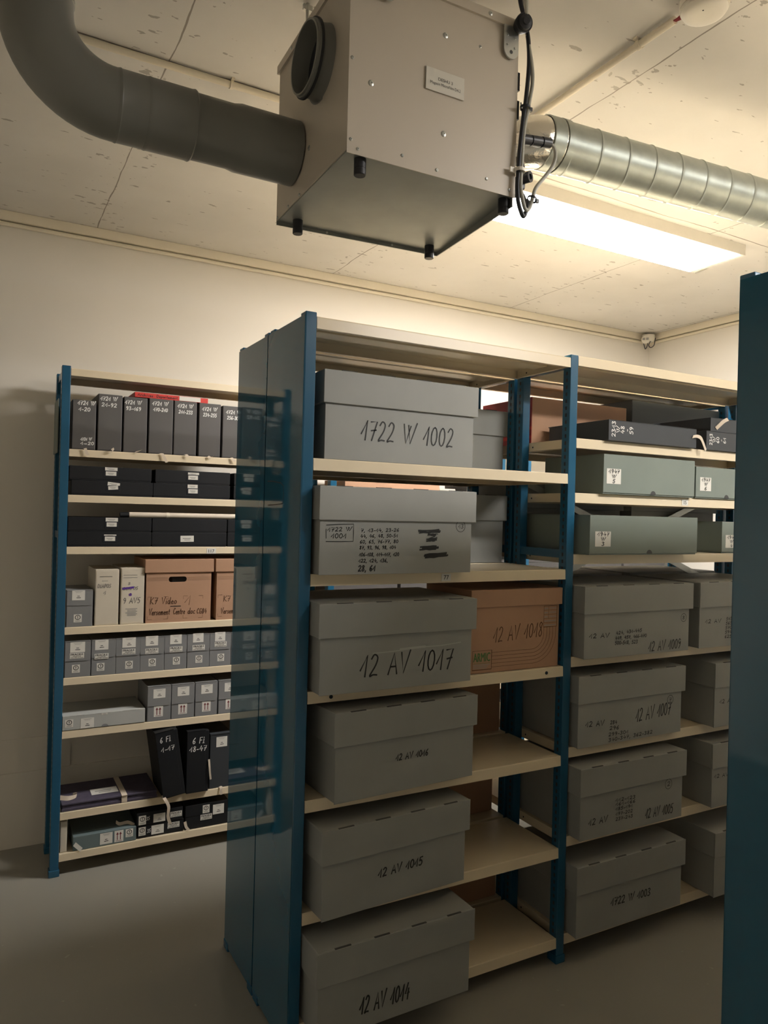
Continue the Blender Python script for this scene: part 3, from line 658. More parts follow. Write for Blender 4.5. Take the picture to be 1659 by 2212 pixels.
# ---- second and third shelf: black flat boxes
FB = [('bottom left',-.484,1.6624,.346,.0655,(( .149,.047,.052,.016,-.05),(.153,.027,.042,.016,.04))),('bottom centre',-.136,1.6624,.360,.0655,((.1565,.048,.047,.017,0),(.1599,.0240,.044,.020,0))),
      ('top left',-.493,1.7284,.348,.0625,((.1462,.046,.053,.0150,0),(.1493,.0245,.045,.0185,0))),('top centre',-.128,1.7284,.351,.0625,((.1486,.044,.052,.0115,0),(.1503,.0220,.045,.0195,0))),
      ('bottom right',.243,1.6624,.35,.0655,()),('top right',.243,1.7284,.35,.0625,())]
FC = [('bottom left',-.495,1.4354,.356,.0655,((.151,.0480,.052,.0065,0),(.1542,.0260,.044,.0195,0))),('bottom centre',-.137,1.4354,.350,.0655,((.1307,.0225,.062,.0285,.01),)),
      ('top left',-.494,1.5014,.354,.0645,((.1552,.0470,.052,.0165,0),(.1593,.0240,.043,.0190,0))),('top centre',-.136,1.5014,.349,.0645,()),
      ('bottom right',.218,1.4354,.35,.0655,()),('top right',.218,1.5014,.35,.0645,())]
for sh_, rows, lab in (('second', FB, 'second shelf'), ('third', FC, 'shelf above number 117')):
    for pos, x, z, w_, h, ls in rows:
        lb = 'black flat box, %s of the pile on the %s' % (pos, lab) if ls else ('plain black flat box, %s on the %s' % (pos, lab))
        t = thing('black_flat_box', lb, 'box', (x, YF, z), 0, 'black flat boxes in the back rack')
        MB().box(.002, w_-.002, .001, .24, 0, h-.002, 0, .0012).build('tray', M_BLK, t)
        MB().box(0, w_, 0, .242, h*.10, h, 0, .0015).build('lid', M_BLK, t)
        for i, (lx, lz, lw, lh, tilt) in enumerate(ls):
            if i == 1:
                MB().box(lx-.008, lx+lw+.008, -.0010, -.0001, lz-.006, lz+lh+.004, 0, .0004).build('label_holder', M_PLUG, t)
            s = sticker(t, 'SLIP', 0, 0, lw, lh); s.location = (lx, -.0012 if i == 1 else -.0002, lz); s.rotation_euler = (0, -tilt*2, 0)
t = thing('rolled_document', 'long pale paper roll with a tape band, lying on black boxes', 'roll', (-.236,1.475,1.5797))
MB().tube([(0,0,0),(.62,0,.0)], .0128, 18).build('paper_roll', M_TUBE, t)
MB().tube([(.165,0,0),(.180,0,0)], .0140, 18).build('tape_band', M_TRIM, t)
MB().tube([(-.040,0,-.001),(-.0005,0,0)], .0118, 16).build('end_cap', M_BLK, t)

# ---- fourth shelf
def flip_box(label, x, z, w_, h, stick, D=.24, m=None, group=None, y=0.0, flap=.50):
    m = m or M_GBOX
    t = thing('flip_lid_box', label, 'box', (x, YF+y, z), 0, group)
    MB().box(0, w_, .0, D, 0, h-.002, 0, .0015).build('box_body', m, t)
    zb = h*(1-flap); r_ = .016; b = MB()
    pr = [(0,h),(0,zb+.001)] + [(w_-r_+r_*math.sin(math.radians(a)), zb+r_*(1-math.cos(math.radians(a)))) for a in range(0, 91, 15)] + [(w_,h)]
    n = len(pr); f = [(p[0],-.0022,p[1]) for p in pr]; k = [(p[0],.0005,p[1]) for p in pr]
    b.add(f+k, [tuple(range(n)), tuple(range(2*n-1, n-1, -1))] + [(i, n+i, n+(i+1)%n, (i+1)%n) for i in range(n)])
    b.box(0, w_, -.0022, D, h-.003, h, 0, .0008); b.build('flap_lid', m, t)
    for kind, lx, lz, lw, lh in stick:
        sticker(t, kind, lx, lz, lw, lh, -.0022 if lz > zb-.03 and kind != 'WARN' and kind != 'UP' else 0.0)
    return t
Z4 = 1.0841
flip_box('small grey flip-lid box at the left end of the shelf, beside the white boxes', -.490, Z4, .106, .160, [('LABEL',.020,.1165,.053,.043),('WARN',.029,.0200,.033,.0345)], flap=.42)
def white_box(label, x, w_, h, rows):
    t = thing('white_archive_box', label, 'box', (x, YF+.008, Z4)); MB().box(0, w_, 0, .26, 0, h, 0, .0015).build('box_body', M_IVORY, t)
    MB().box(.003, w_-.003, -.0008, .0004, .004, h-.006, 0, .0004).build('front_flap', M_IVORY, t)
    b = MB()
    for q in rows: q(b)
    b.build('handwriting', [M_PENCIL, M_INKP, M_INKL, M_INK], t); return t
O_ = (0,-.0008,0)
white_box('white upright box pencilled DIAPOS 1', -.374, .100, .249, [lambda b: write(b,'DIAPOS',.009,.168,.066,.168,.0160,.0017,O_), lambda b: write(b,'1',.034,.138,.045,.138,.016,.0017,O_),
    lambda b: b.ribbon([(.018,.217),(.070,.217)],.0022,O_,UX,UZ,.0005,3), lambda b: b.ribbon([(.028,.198),(.052,.198)],.0016,O_,UX,UZ,.0005,0)])
white_box('white upright box marked 9 AV 5 with a violet crossed-out word', -.265, .102, .255, [lambda b: write(b,'9 AV5',.010,.094,.084,.0945,.0245,.0024,O_),
    lambda b: write(b,'DIAPOS',.010,.1545,.074,.1565,.013,.0017,O_), lambda b: [b.ribbon([(.006,.158+.0022*j),(.056,.1635+.0022*j)],.0020,O_,UX,UZ,.0009,1) for j in range(4)],
    lambda b: write(b,'2',.036,.1285,.046,.1285,.011,.0017,O_,m=1), lambda b: [b.ribbon([(.034,.131+.003*j),(.048,.130+.003*j)],.0015,O_,UX,UZ,.0009,1) for j in range(3)],
    lambda b: [b.ribbon([(.010,.222-.011*j),(.070,.222-.011*j)],.0016,O_,UX,UZ,.0005,0) for j in range(2)], lambda b: write(b,'s',.030,.178,.040,.178,.022,.0015,O_),
    lambda b: [b.ribbon([(.030 if j % 3 else .022,.069-.006*j),(.066 if j % 2 else .072,.069-.006*j)],.0032,O_,UX,UZ,.0005,2) for j in range(6)]])
def k7(label, x, w_, texts):
    t = thing('cardboard_archive_box', label, 'box', (x, YF+.004, Z4)); h = .293; hc, hz = .142, .199
    b = MB(); a0, a1, c0, c1 = hc-.042, hc+.042, hz-.013, hz+.013
    b.box(0, w_, .004, .005, 0, .002).box(0, .004, .004, .27, 0, h-.004).box(w_-.004, w_, .004, .27, 0, h-.004).box(0, w_, .266, .27, 0, h-.004).box(0, w_, .004, .27, 0, .004)
    # front sheet with a rounded hand hole
    ring = []; 
    for k in range(24):
        a = 2*math.pi*k/24; cx = hc+(.029 if math.cos(a) > 0 else -.029); ring.append((cx+.013*math.cos(a), hz+.013*math.sin(a)))
    def onrect(p):
        dx, dz = p[0]-hc, p[1]-hz; s = min(((w_-hc) if dx > 0 else hc)/max(abs(dx),1e-6), ((h-.004-hz) if dz > 0 else hz)/max(abs(dz),1e-6)); return (hc+dx*s, hz+dz*s)
    out = [onrect(p) for p in ring]; n = 24
    vs = [(p[0],0,p[1]) for p in ring]+[(p[0],0,p[1]) for p in out]+[(p[0],.004,p[1]) for p in ring]
    fs = [(k,(k+1)%n,n+(k+1)%n,n+k) for k in range(n)]+[(k,2*n+k,2*n+(k+1)%n,(k+1)%n) for k in range(n)]
    for cxz in ((0,0),(w_,0),(w_,h-.004),(0,h-.004)):      # close the corners between neighbouring rays
        vs.append((cxz[0],0,cxz[1]))
    for k in (6, 18):                                      # the straight runs above and below the hole
        fs.append((n+k, n+k+1, 3*n+(3 if k == 6 else 1), 3*n+(2 if k == 6 else 0)))
    for k in range(n):
        p, q = out[k], out[(k+1)%n]
        for ci, cxz in enumerate(((0,0),(w_,0),(w_,h-.004),(0,h-.004))):
            if abs(p[0]-q[0]) > 1e-6 and abs(p[1]-q[1]) > 1e-6 and min(p[0],q[0])-1e-6 <= cxz[0] <= max(p[0],q[0])+1e-6 and min(p[1],q[1])-1e-6 <= cxz[1] <= max(p[1],q[1])+1e-6:
                fs.append((n+k, n+(k+1)%n, 3*n+ci))
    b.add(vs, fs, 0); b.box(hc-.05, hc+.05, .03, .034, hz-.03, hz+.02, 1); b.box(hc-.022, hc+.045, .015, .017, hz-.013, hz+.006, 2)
    for dz in (.010,.016,.022):
        b.ribbon([(.003,hz-.008+dz-.006),(hc-.045,hz-.008+dz-.006)],.0009,(0,0,0),UX,UZ,.0003,3); b.ribbon([(hc+.045,hz-.008+dz-.006),(w_-.003,hz-.008+dz-.006)],.0009,(0,0,0),UX,UZ,.0003,3)
    b.build('box_body', [M_CARD, M_CARDIN, M_GREYD, M_CARDL], t)
    MB().box(-.008, w_+.010, -.006, .276, h-.062, h, 0, .002).build('lid', M_CARD, t)
    b = MB()
    for e in texts: write(b, *e)
    for x0, x1 in ((.008,.100),(.170,.262)):
        for z0, z1, s in ((.016,.030,1),(.120,.106,-1)):
            for xa, xb in ((x0,x0+.020),(x1,x1-.020)): b.ribbon([(xb,z0),(xa,z0),(xa,z1)],.0012,(0,0,0),UX,UZ,.0006)
    b.build('handwriting', M_CARDL, t); return t
t = k7('brown cardboard box marked K7 Video 1, with an open hand hole', -.155, .300, [('K7 Video',.0181,.0875,.1387,.0851,.0300,.0026),('1',.175,.0757,.205,.078,.0440,.0018),('Versement',.0135,.0369,.108,.0362,.0285,.0026),('Centre',.124,.0365,.178,.0362,.0275,.0026),('doc',.192,.036,.225,.036,.027,.0026),('CG84',.234,.0355,.280,.0340,.0235,.0026)])
MB().ribbon([(.112,.0745),(.158,.0735)],.0034,(0,0,0),UX,UZ,.0008).build('pen_underline', M_INK, t)
k7('brown cardboard box marked K7 Video, half hidden by the blue end panel', .172, .300, [('K7 Video',.0344,.0883,.1549,.0882,.0260,.0024),('Versement',.0221,.0291,.115,.0300,.027,.0024),('Centre',.130,.030,.180,.030,.027,.0024)])

# ---- fifth shelf: eight grey flip-lid boxes with FRAGILE stickers
Z5 = .8632; g5 = 'grey flip-lid boxes with FRAGILE stickers'
xs5 = [-.492,-.3835,-.2805,-.175,-.0665,.0385,.145,.2505]; ws5 = [.105,.102,.105,.107,.102,.105,.103,.105]
SX = [(.020,.109,.0605,.045),(.0136,.1135,.056,.044),(.026,.1165,.058,.044),(.0225,.118,.055,.044),(.024,.119,.053,.0425),(.0245,.120,.050,.0425),(.0235,.120,.050,.0425),(.02,.12,.05,.0425)]
ORD = ['first','second','third','fourth','fifth','sixth','seventh','eighth']
for i in range(8):
    lx, lz, lw, lh = SX[i]; gap = .0270 if i in (0,) else (.041 if i == 1 else (.031 if i < 3 else .037))
    if i == 6: gap = .0275
    flip_box('%s from the left of the grey flip-lid boxes with FRAGILE stickers' % ORD[i], xs5[i], Z5, ws5[i], .157, [('LABEL',lx,lz,lw,lh),('FRAGILE',lx-.001,lz-gap,.0585,.0245),('WARN',lx+.009+.006*(i > 1),.0195+.003*(i > 2),.0325,.0350)], group=g5, flap=.55 if i < 1 else .50)
# ---- sixth shelf
t = thing('flat_archive_box', 'pale grey flat box with a warning sticker, left end of its shelf', 'box', (-.4955,YF-.002,.6311))
MB().box(.001, .347, .002, .245, 0, .060, 0, .001).build('tray', M_LGREY, t)
b = MB().box(0, .348, -.0012, .0015, .003, .064, 0, .0008).box(0, .348, 0, .247, .061, .064, 0, .001)
for i in range(3): b.box(.03+.11*i, .09+.11*i, -.0018, .001, .0632, .0646, 0)
b.add([(.175+.015*math.cos(math.radians(a)), -.0015, .003+.011*math.sin(math.radians(a))) for a in range(0,181,15)], [tuple(range(13))], 1)
b.build('lid', [M_LGREY, M_GBOX], t)
sticker(t, 'WARN', .0103,.0155,.033,.0333,-.0013); sticker(t, 'LABEL', .0739,.0045,.055,.0434,-.0013); sticker(t, 'SLIP', .160,.0560,.025,.0070,-.0016)
g6 = 'grey flip-lid boxes with arrow stickers'; xs6 = [-.137,-.028,.082,.194,.305]
for i in range(5):
    flip_box('%s from the left of the grey boxes with red arrow stickers' % ORD[i], xs6[i], .6311, .1055, .161, [('LABEL',.0247+.001*i,.1055,.0545,.042),('UP',.029+.002*i,.0195,.041,.0485)], group=g6, flap=.57)
# ---- seventh shelf
t = thing('cloth_portfolio', 'purple cloth portfolio tied with a striped ribbon, lying flat', 'folder', (-.490,YF+.004,.2755))
MB().box(0, .408, 0, .25, 0, .012, 0, .002).box(.004, .404, .004, .25, .012, .026).box(0, .408, .0, .25, .026, .034, 0, .002).build('covers', M_PURP, t)
sticker(t, 'SLIP', 0, 0, .115, .070).rotation_euler = (-math.pi/2, 0, 0)
lab_ = t.children[-1]; lab_.location = (.130, .055, .0348); lab_.name = 'title_label'
rib(MB(), [(.262,.25,.0352),(.262,.12,.0352),(.262,.003,.0355),(.262,-.0018,.030),(.262,-.0018,.002)], .024, (1,0,0)).build('striped_ribbon', M_RIBBON, t)
b = MB()
for j in range(5): rib(b, [(.0,.06+.004*j,.0362+.002*j),(.03,.035+.003*j,.038+.0022*j),(.06,.045,.040+.0022*j),(.068,.075,.040+.002*j),(.055,.10,.038)], .008, (.3,.6,.6))
b.build('ribbon_coil', M_RIBBON, t)
def fi(label, x, y, w_, h, top, bot, rot=0.0, z=.2757):
    t = thing('black_ribbon_box', label, 'box', (x, y, z)); t.rotation_euler = (0, rot, 0)
    MB().box(0, w_, 0, .24, 0, h, 0, .002).build('box_body', M_BLK, t)
    MB().box(-.0005, w_*.84, -.0022, .0005, .004, h+.004, 0, .001).box(-.0005, w_*.84, -.0022, .235, h, h+.004, 0, .001).build('front_flap', M_BLK, t)
    b = MB(); write(b, *top, (0,-.0022,0)); write(b, *bot, (0,-.0022,0)); b.build('white_writing', M_CHALK, t)
    return t
t = fi('leaning black upright box with white writing 6 FI 1-17', -.061, 1.416, .100, .308, ('6 FI',.016,.262,.064,.262,.024,.0024), ('1-17',.016,.218,.076,.219,.021,.0024), -.150)
rib(MB(), [(-.002,.02,.012),(.004,-.010,.004),(.014,-.020,-.030),(.006,-.018,-.075),(.012,-.014,-.115)], .014, (1,0,.15)).build('ribbon', M_RIBBON, t)
t = fi('upright black box with white writing 6 FI 18-47', .046, 1.438, .103, .288, ('6 FI',.0235,.233,.080,.232,.027,.0028), ('18-47',.010,.1965,.090,.1955,.0235,.0028))
rib(MB(), [(.104,-.003,.150),(.106,-.008,.115),(.109,-.008,.085),(.113,-.008,.055)], .009, (1,0,.1)).build('ribbon', M_RIBBON, t)
t = thing('upright_document_box', 'dark upright box with a white label, right of 6 FI 18-47', 'box', (.160,YF+.003,.2757))
MB().box(0, .104, 0, .24, 0, .262, 0, .002).build('box_body', M_NAVY, t); MB().box(-.0008, .104, -.0016, .24, .256, .263, 0, .001).build('lid', M_NAVY, t)
sticker(t, 'LABEL', .0298,.196,.053,.048)
rib(MB(), [(.050,-.001,.004),(.056,-.012,.002),(.052,-.014,-.016),(.060,-.013,-.030)], .014, (1,0,.3)).build('ribbon', M_RIBBON, t)
flip_box('grey upright box beside the dark labelled box, mostly behind the end panel', .275, .2757, .12, .25, [], group=None)
# ---- bottom shelf
ZS = .0955
t = thing('document_wallet', 'blank cream card wallet standing at the left end of the bottom shelf', 'folder', (-.492,YF+.012,ZS))
MB().box(0, .028, 0, .20, 0, .135, 0, .003).build('wallet_body', M_IVORY, t)
t = thing('flat_archive_box', 'teal grey flat box with arrow and warning stickers on the bottom shelf', 'box', (-.440,YF+.004,ZS))
MB().box(0, .268, 0, .03, 0, .062, 0, .002).box(0, .268, .03, .23, 0, .066, 0, .002).build('box_body', M_TEAL, t)
sticker(t, 'LABEL', .112,.007,.053,.049); sticker(t, 'UP', .1735,.0065,.0385,.0505); sticker(t, 'WARN', .2215,.0200,.0325,.0360)
rib(MB(), [(.262,.02,.062),(.235,.03,.075),(.20,.03,.074),(.185,.04,.082)], .014, (.2,.3,1)).build('ribbon', M_RIBBON, t)
rib(MB(), [(.006,-.002,.032),(.020,-.006,.018),(.034,-.008,.004)], .018, (.6,0,.8)).build('corner_tie', M_PAPER, t)
for lab, z, dx, st, y in (('lower',ZS,0,[('WARN',.0035,.0120,.0315,.0383),('LABEL',.0607,.0085,.056,.0410),('FRAGILE',.1343,.0235,.0545,.0252)],.010),('upper',ZS+.0592,-.006,[('WARN',.0081,.004,.0325,.0413),('LABEL',.0739,.005,.0535,.0387),('FRAGILE',.1505,.0150,.0535,.0253)],.006)):
    t = thing('black_flat_box', '%s of two small black boxes with stickers on the bottom shelf' % lab, 'box', (-.164+dx,YF+y,z), 0, 'small black boxes on the bottom shelf')
    MB().box(.001, .207, .001, .20, 0, .054, 0, .001).build('tray', M_BLK, t); MB().box(0, .208, 0, .202, .006, .058, 0, .0015).build('lid', M_BLK, t)
    for s in st: sticker(t, *s)
    b = MB(); write(b, '35', .041,.020,.056,.022,.016,.0016); write(b, '1', .133,.022,.137,.022,.014,.0016); b.build('white_writing', M_CHALK, t)
t = thing('black_document_box', 'black box with warning and FRAGILE stickers, right on the bottom shelf', 'box', (.052,YF+.010,ZS))
MB().box(0, .205, 0, .22, 0, .110, 0, .002).build('box_body', M_BLK, t); MB().box(-.001, .206, -.0015, .221, .060, .113, 0, .0015).build('lid', M_BLK, t)
sticker(t, 'WARN', .0813,.0665,.0327,.0381,-.0015); sticker(t, 'LABEL', .1306,.052,.054,.0464,-.0015); sticker(t, 'FRAGILE', .071,.0345,.0557,.0258,-.0015)
rib(MB(), [(-.004,-.010,.045),(.002,-.011,.020),(.014,-.013,.004)], .013, (1,0,.3)).build('ribbon', M_RIBBON, t)
# ---- second bay of the back rack, glimpsed between two shelves
carton('wide brown cardboard box glimpsed above the lid of 1722 W 1001', .84, YF, 1.6624, .57, .25, .125, lid=.05)
t = thing('cardboard_stack', 'stack of folded cardboard glimpsed right of the wide brown box', 'cardboard', (1.425,YF,1.6624))
b = MB()
for i in range(20): b.box(0+.002*(i % 3), .105, .002*(i % 2), .22, .005*i, .005*i+.0042)
b.build('sheets', M_TUBE, t)
tag(MB().cyl((0,0,0),(0,.2,0),.030,20).build('black_canister', M_BLK, None, (1.585,YF+.01,1.6930)), 'black round canister glimpsed beside the folded cardboard', 'canister')

gB = 'charcoal boxes added to darken gaps in the far bays of the back rack'
for x0 in (.80, 2.09):  # boxes added to close bright gaps between shelves, almost all unseen
    for z, h in ((1.4354,.190),(1.0842,.314),(.8632,.180),(.6311,.190),(.2755,.31),(.0955,.135),(1.6624,.163)):
        for k in range(3):
            if z > 1.6 and x0 < 1 and k < 2: continue
            t = thing('gap_filler_box', 'charcoal document box added to darken the gaps, in a far bay of the back rack', 'box', (x0+.405*k+(.02 if z > 1.6 else 0)*(x0 < 1), YF+.03, z), 0, gB)
            MB().box(0, .385, 0, .23, 0, h-.002, 0, .002).build('box_body', M_BIND, t); MB().box(-.001, .386, -.0015, .231, h-.06, h, 0, .0015).build('lid', M_BIND, t)
# ---------------------------------------------------------------- dehumidifier hanging from the ceiling
DH = thing('dehumidifier', 'beige dehumidifier cabinet hanging from the ceiling above the aisle', 'dehumidifier', (.09,-.37,2.395))
def dl(x, y, z): return (x-.09, y+.37, z-2.395)
FL, FR, BR, BL = (-.155,-.586), (.296,-.593), (.350,-.160), (-.144,-.125)
Q = [FL, FR, BR, BL]
ZT = 2.806
b = MB().hexa([dl(x,y,2.402) for x, y in Q]+[dl(x,y,ZT) for x, y in Q]); b.build('casing', M_CASE, DH)
cx_, cy_ = .087, -.366
def out(p, d): return (p[0]+(d if p[0] > cx_ else -d), p[1]+(d if p[1] > cy_ else -d))
fr = MB()
fr.hexa([dl(x,y,2.395) for x, y in (FL,FR,(FR[0],FR[1]+.002),(FL[0],FL[1]+.002))]+[dl(x,y,2.4025) for x, y in (FL,FR,(FR[0],FR[1]+.002),(FL[0],FL[1]+.002))])
fr.build('front_edge', M_CASE, DH)
b = MB().hexa([dl(x,y,2.3995) for x, y in [out(p,-.002) for p in Q]]+[dl(x,y,2.402) for x, y in [out(p,-.002) for p in Q]])
b.hexa([dl(x,y,z) for x, y, z in ((BL[0],BL[1]-.003,2.391),(BR[0],BR[1]-.003,2.389),(BR[0],BR[1],2.389),(BL[0],BL[1],2.391))]+[dl(x,y,2.402) for x, y in ((BL[0],BL[1]-.003),(BR[0],BR[1]-.003),(BR[0],BR[1]),(BL[0],BL[1]))])
b.hexa([dl(x,y,z) for x, y, z in ((FR[0]-.003,FR[1]+.006,2.376),(FR[0],FR[1]+.006,2.376),(BR[0],BR[1],2.389),(BR[0]-.003,BR[1],2.389))]+[dl(x,y,2.402) for x, y in ((FR[0]-.003,FR[1]+.006),(FR[0],FR[1]+.006),(BR[0],BR[1]),(BR[0]-.003,BR[1]))])
b.build('drip_tray', M_TRAY, DH)
LQ = [out(p, .006) for p in Q]
MB().hexa([dl(x,y,2.800) for x, y in LQ]+[dl(x,y,2.822) for x, y in LQ]).build('lid', M_CASE, DH)
for x, y in ((-.111,-.563),(-.098,-.166),(.300,-.196),(.284,-.565)):
    MB().ring([(-.002,.0),(-.002,.0135),(.022,.0135),(.0225,.0128),(.0235,.0128),(.024,.0135),(.036,.0135),(.0375,.012),(.0375,0)], dl(x,y,2.4), (0,0,-1), 24).build('foot', M_BLACK, DH)
def screw(x, y, z, d, r=.0042):
    b = MB().ring([(-.001,r),(.0012,r*.95),(.0028,r*.55),(.0028,r*.3),(.0014,r*.3),(.0014,0)], dl(x,y,z), d, 14); b.build('screw', M_ZINC, DH)
for x, z, r in ((.087,2.724,.0072),(-.101,2.559,.0072),(.088,2.497,.0072),(.207,2.812,.0060),(.184,2.729,.0042),(-.147,2.601,.0042),(-.146,2.425,.0042),(-.129,2.408,.0042),(-.019,2.421,.0040),(.072,2.410,.0042),(.211,2.422,.0042),(.279,2.411,.0042)):
    screw(x, -.5925+.0148*(.296-x)*0 + (.007*(.296-x)/.451) - .001*(z > 2.8)*6, z, (0,-1,0), r)
for y, z, r in ((-.36,2.500,.0065),(-.30,2.408,.004),(-.22,2.408,.004),(-.135,2.408,.004),(-.23,2.812,.005)):
    xx = -.155+.011*(y+.586)/.461 - (.006 if z > 2.8 else 0); screw(xx, y, z, (-1,0,0), r)
for x in (.0,.2): screw(x, -.123-.035*(x+.144)/.494-.004, 2.396, (0,-1,-.3), .004)
# open air collar and its seal
co = dl(-.1515,-.430,2.668)
o = MB().ring([(.0,.088),(.0,.083),(.012,.080),(.030,.078),(.030,.083),(.040,.083),(.041,.081),(.046,.0805),(.046,.076),(.020,.074),(.004,.074),(.004,.0)], co, (-1,0,0), 48).build('air_collar', M_PVC, DH)
MB().ring([(.0305,.0800),(.0305,.0865),(.036,.0865),(.036,.0800)], co, (-1,0,0), 48).build('rubber_seal', M_BLACK, o)
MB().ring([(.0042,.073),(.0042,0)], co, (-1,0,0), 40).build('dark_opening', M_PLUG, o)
t = MB().box(0, .104, -.0025, 0, 0, .051, 0, .0006)
t.text('DESHU 3', .0072, (.052,-.0025,.0255), UX, UZ, .0003, 1, center=True).text('Magasin MicroFilm D4.2', .0066, (.053,-.0025,.0145), UX, UZ, .0003, 1, width=.082, center=False)
t2 = MB().box(0, .104, -.0025, 0, 0, .051, 0, .0006)
t2.text('DESHU 3', .0072, (.052,-.0025,.0260), UX, UZ, .0003, 1, center=True); t2.text('Magasin MicroFilm D4.2', .0066, (.0115,-.0025,.0150), UX, UZ, .0003, 1, width=.082)
o = t2.build('name_plate', [M_PLATE, M_INK], DH, dl(.0355,-.5905,2.5865)); o.rotation_euler = (0,0,-.0155)
# hanging brackets, dampers and threaded rods
def bracket(x, y, zlow, hi, w_=.0215):
    b = MB(); pts = [(x-w_,hi),(x-w_,zlow+w_*1.0)] + [(x+w_*math.cos(math.radians(a)), zlow+w_+w_*math.sin(math.radians(a))) for a in range(190, 351, 16)] + [(x+w_,zlow+w_),(x+w_,hi)]
    n = len(pts); b.add([dl(p[0],y-.0035,p[1]) for p in pts]+[dl(p[0],y,p[1]) for p in pts], [tuple(range(n)), tuple(range(2*n-1,n-1,-1))]+[(i,n+i,n+(i+1)%n,(i+1)%n) for i in range(n)])
    o = b.build('hanging_bracket', M_ZINC, DH)
    for dx, dz in ((-.011,.055),(.011,.052),(-.011,.031),(.011,.028)):
        MB().ring([(0,.003),(.0022,.0028),(.0022,0)], dl(x+dx,y-.0035,zlow+dz), (0,-1,0), 12).build('rivet', M_ZINC, o)
    MB().ring([(0,.0045),(.0006,.0045),(.0006,0)], dl(x,y-.0035,zlow+.016), (0,-1,0), 12).build('bolt_hole', M_GREYD, o)
    return o
bracket(.268,-.5975,2.722,2.800); bracket(-.070,-.595,2.745,2.822)
def hanger(x, y, z):
    o = MB().ring([(-.016,0),(-.016,.018),(-.004,.0205),(.004,.0205),(.004,.0215),(.008,.0215),(.008,.018),(.016,.016),(.018,.009),(.022,.008),(.022,0)], dl(x,y,z), (-.25,-1,-.25), 28).build('rubber_damper', M_BLACK, DH)
    MB().cyl(dl(x,y-.012,z), dl(x,y-.012,2.97), .0045, 12).build('threaded_rod', M_ZINC, DH)
hanger(.285,-.622,2.800); hanger(-.070,-.620,2.826)
MB().cyl(dl(-.095,-.19,2.80), dl(-.095,-.19,2.97), .0045, 12).build('threaded_rod', M_ZINC, DH)
MB().box(*(lambda a: (a[0]-.013,a[0]+.013,a[1]-.004,a[1]+.004,a[2]-.004,a[2]+.010))(dl(-.095,-.19,2.955))).build('rod_bracket', M_ZINC, DH)
# cables and connectors down the right-hand side
yc = -.600
def cable(pts, r, m, name='cable', n=10): return MB().tube(smooth_path([dl(*p) for p in pts], 8), r, n).build(name, m, DH)
cable([(.275,yc-.01,2.97),(.283,yc-.01,2.87),(.296,yc-.012,2.825),(.312,yc-.010,2.775),(.319,yc-.006,2.72),(.313,yc-.006,2.64),(.305,yc-.006,2.58),(.297,yc-.006,2.50),(.294,yc-.006,2.44),(.293,yc-.006,2.42),(.297,yc-.006,2.382),(.310,yc-.006,2.353),(.321,yc-.002,2.356),(.331,yc,2.385),(.338,yc+.02,2.404),(.334,yc+.03,2.424),(.322,yc+.035,2.430)], .0055, M_PLUG)
cable([(.292,yc-.012,2.97),(.294,yc-.012,2.84),(.313,yc-.010,2.77),(.328,yc-.010,2.69),(.320,yc-.008,2.62),(.308,yc-.008,2.56),(.303,yc-.008,2.48),(.300,yc-.010,2.42),(.308,yc-.010,2.383),(.319,yc-.008,2.366),(.334,yc-.004,2.376),(.346,yc,2.405),(.356,yc,2.432),(.385,yc,2.468),(.407,yc,2.498),(.415,yc,2.525),(.409,yc,2.545),(.396,yc,2.5515)], .0048, M_CABLE)
cable([(.312,yc+.01,2.51),(.320,yc+.005,2.475),(.322,yc+.005,2.45)], .003, M_PLUG)
cable([(.318,yc+.02,2.64),(.3255,yc+.02,2.60),(.322,yc+.02,2.555)], .0022, M_CABLE)
MB().ring([(0,0),(0,.0125),(.024,.0125),(.024,.0105),(.028,.0105),(.028,.0125),(.058,.0125),(.058,.0108),(.062,.0108),(.062,.0130),(.088,.0125),(.090,.009),(.090,0)], dl(.308,yc,2.539), (1,0,.14), 20).build('cable_connector', M_PLUG, DH)
o = MB().ring([(0,0),(0,.0135),(.018,.0135),(.018,.007),(.014,.007),(.014,0)], dl(.327,yc+.012,2.452), (.4,-1,0), 20).box(*(lambda a: (a[0]-.012,a[0]+.010,a[1],a[1]+.02,a[2]-.016,a[2]+.016))(dl(.322,yc+.012,2.442)), 0, .003).build('socket', M_PLUG, DH)
MB().ring([(0,0),(0,.011),(.008,.011),(.008,.009),(.010,.009),(.010,.0125),(.024,.0125),(.026,.009),(.027,0)], dl(.300,yc+.035,2.424), (1,0,0), 8).build('cable_gland', M_CABLE, DH)
for p, d in (((.309,yc-.008,2.612),(0,0,1)),((.344,yc,2.4),(.4,0,1)),((.284,yc-.011,2.88),(0,0,1))):
    MB().ring([(-.003,.0115),(-.003,.0130),(.003,.0130),(.003,.0115)], dl(*p), d, 16).box(*(lambda a: (a[0]+.010,a[0]+.019,a[1]-.005,a[1]+.002,a[2]-.006,a[2]+.003))(dl(*p))).build('cable_tie', M_PLUG, DH)
MB().ring([(-.004,.0115),(-.004,.0135),(.004,.0135),(.004,.0115)], dl(.298,yc-.007,2.457), (.05,0,1), 18).box(*(lambda a: (a[0]-.026,a[0]-.010,a[1]+.002,a[1]+.006,a[2]-.007,a[2]+.005))(dl(.298,yc-.007,2.457))).build('cable_clip', M_WHITEP, DH)
for z0, z1 in ((2.66,2.704),(2.59,2.635)): MB().box(*(lambda a: (a[0],a[0]+.006,a[1],a[1]+.03,a[2],a[2]+z1-z0))(dl(.299,-.59,z0))).build('terminal_strip', M_PLUG, DH)
MB().box(*(lambda a: (a[0],a[0]+.022,a[1],a[1]+.08,a[2],a[2]+.05))(dl(.303,-.54,2.66)), 0, .003).build('junction_box', M_CASE, DH)

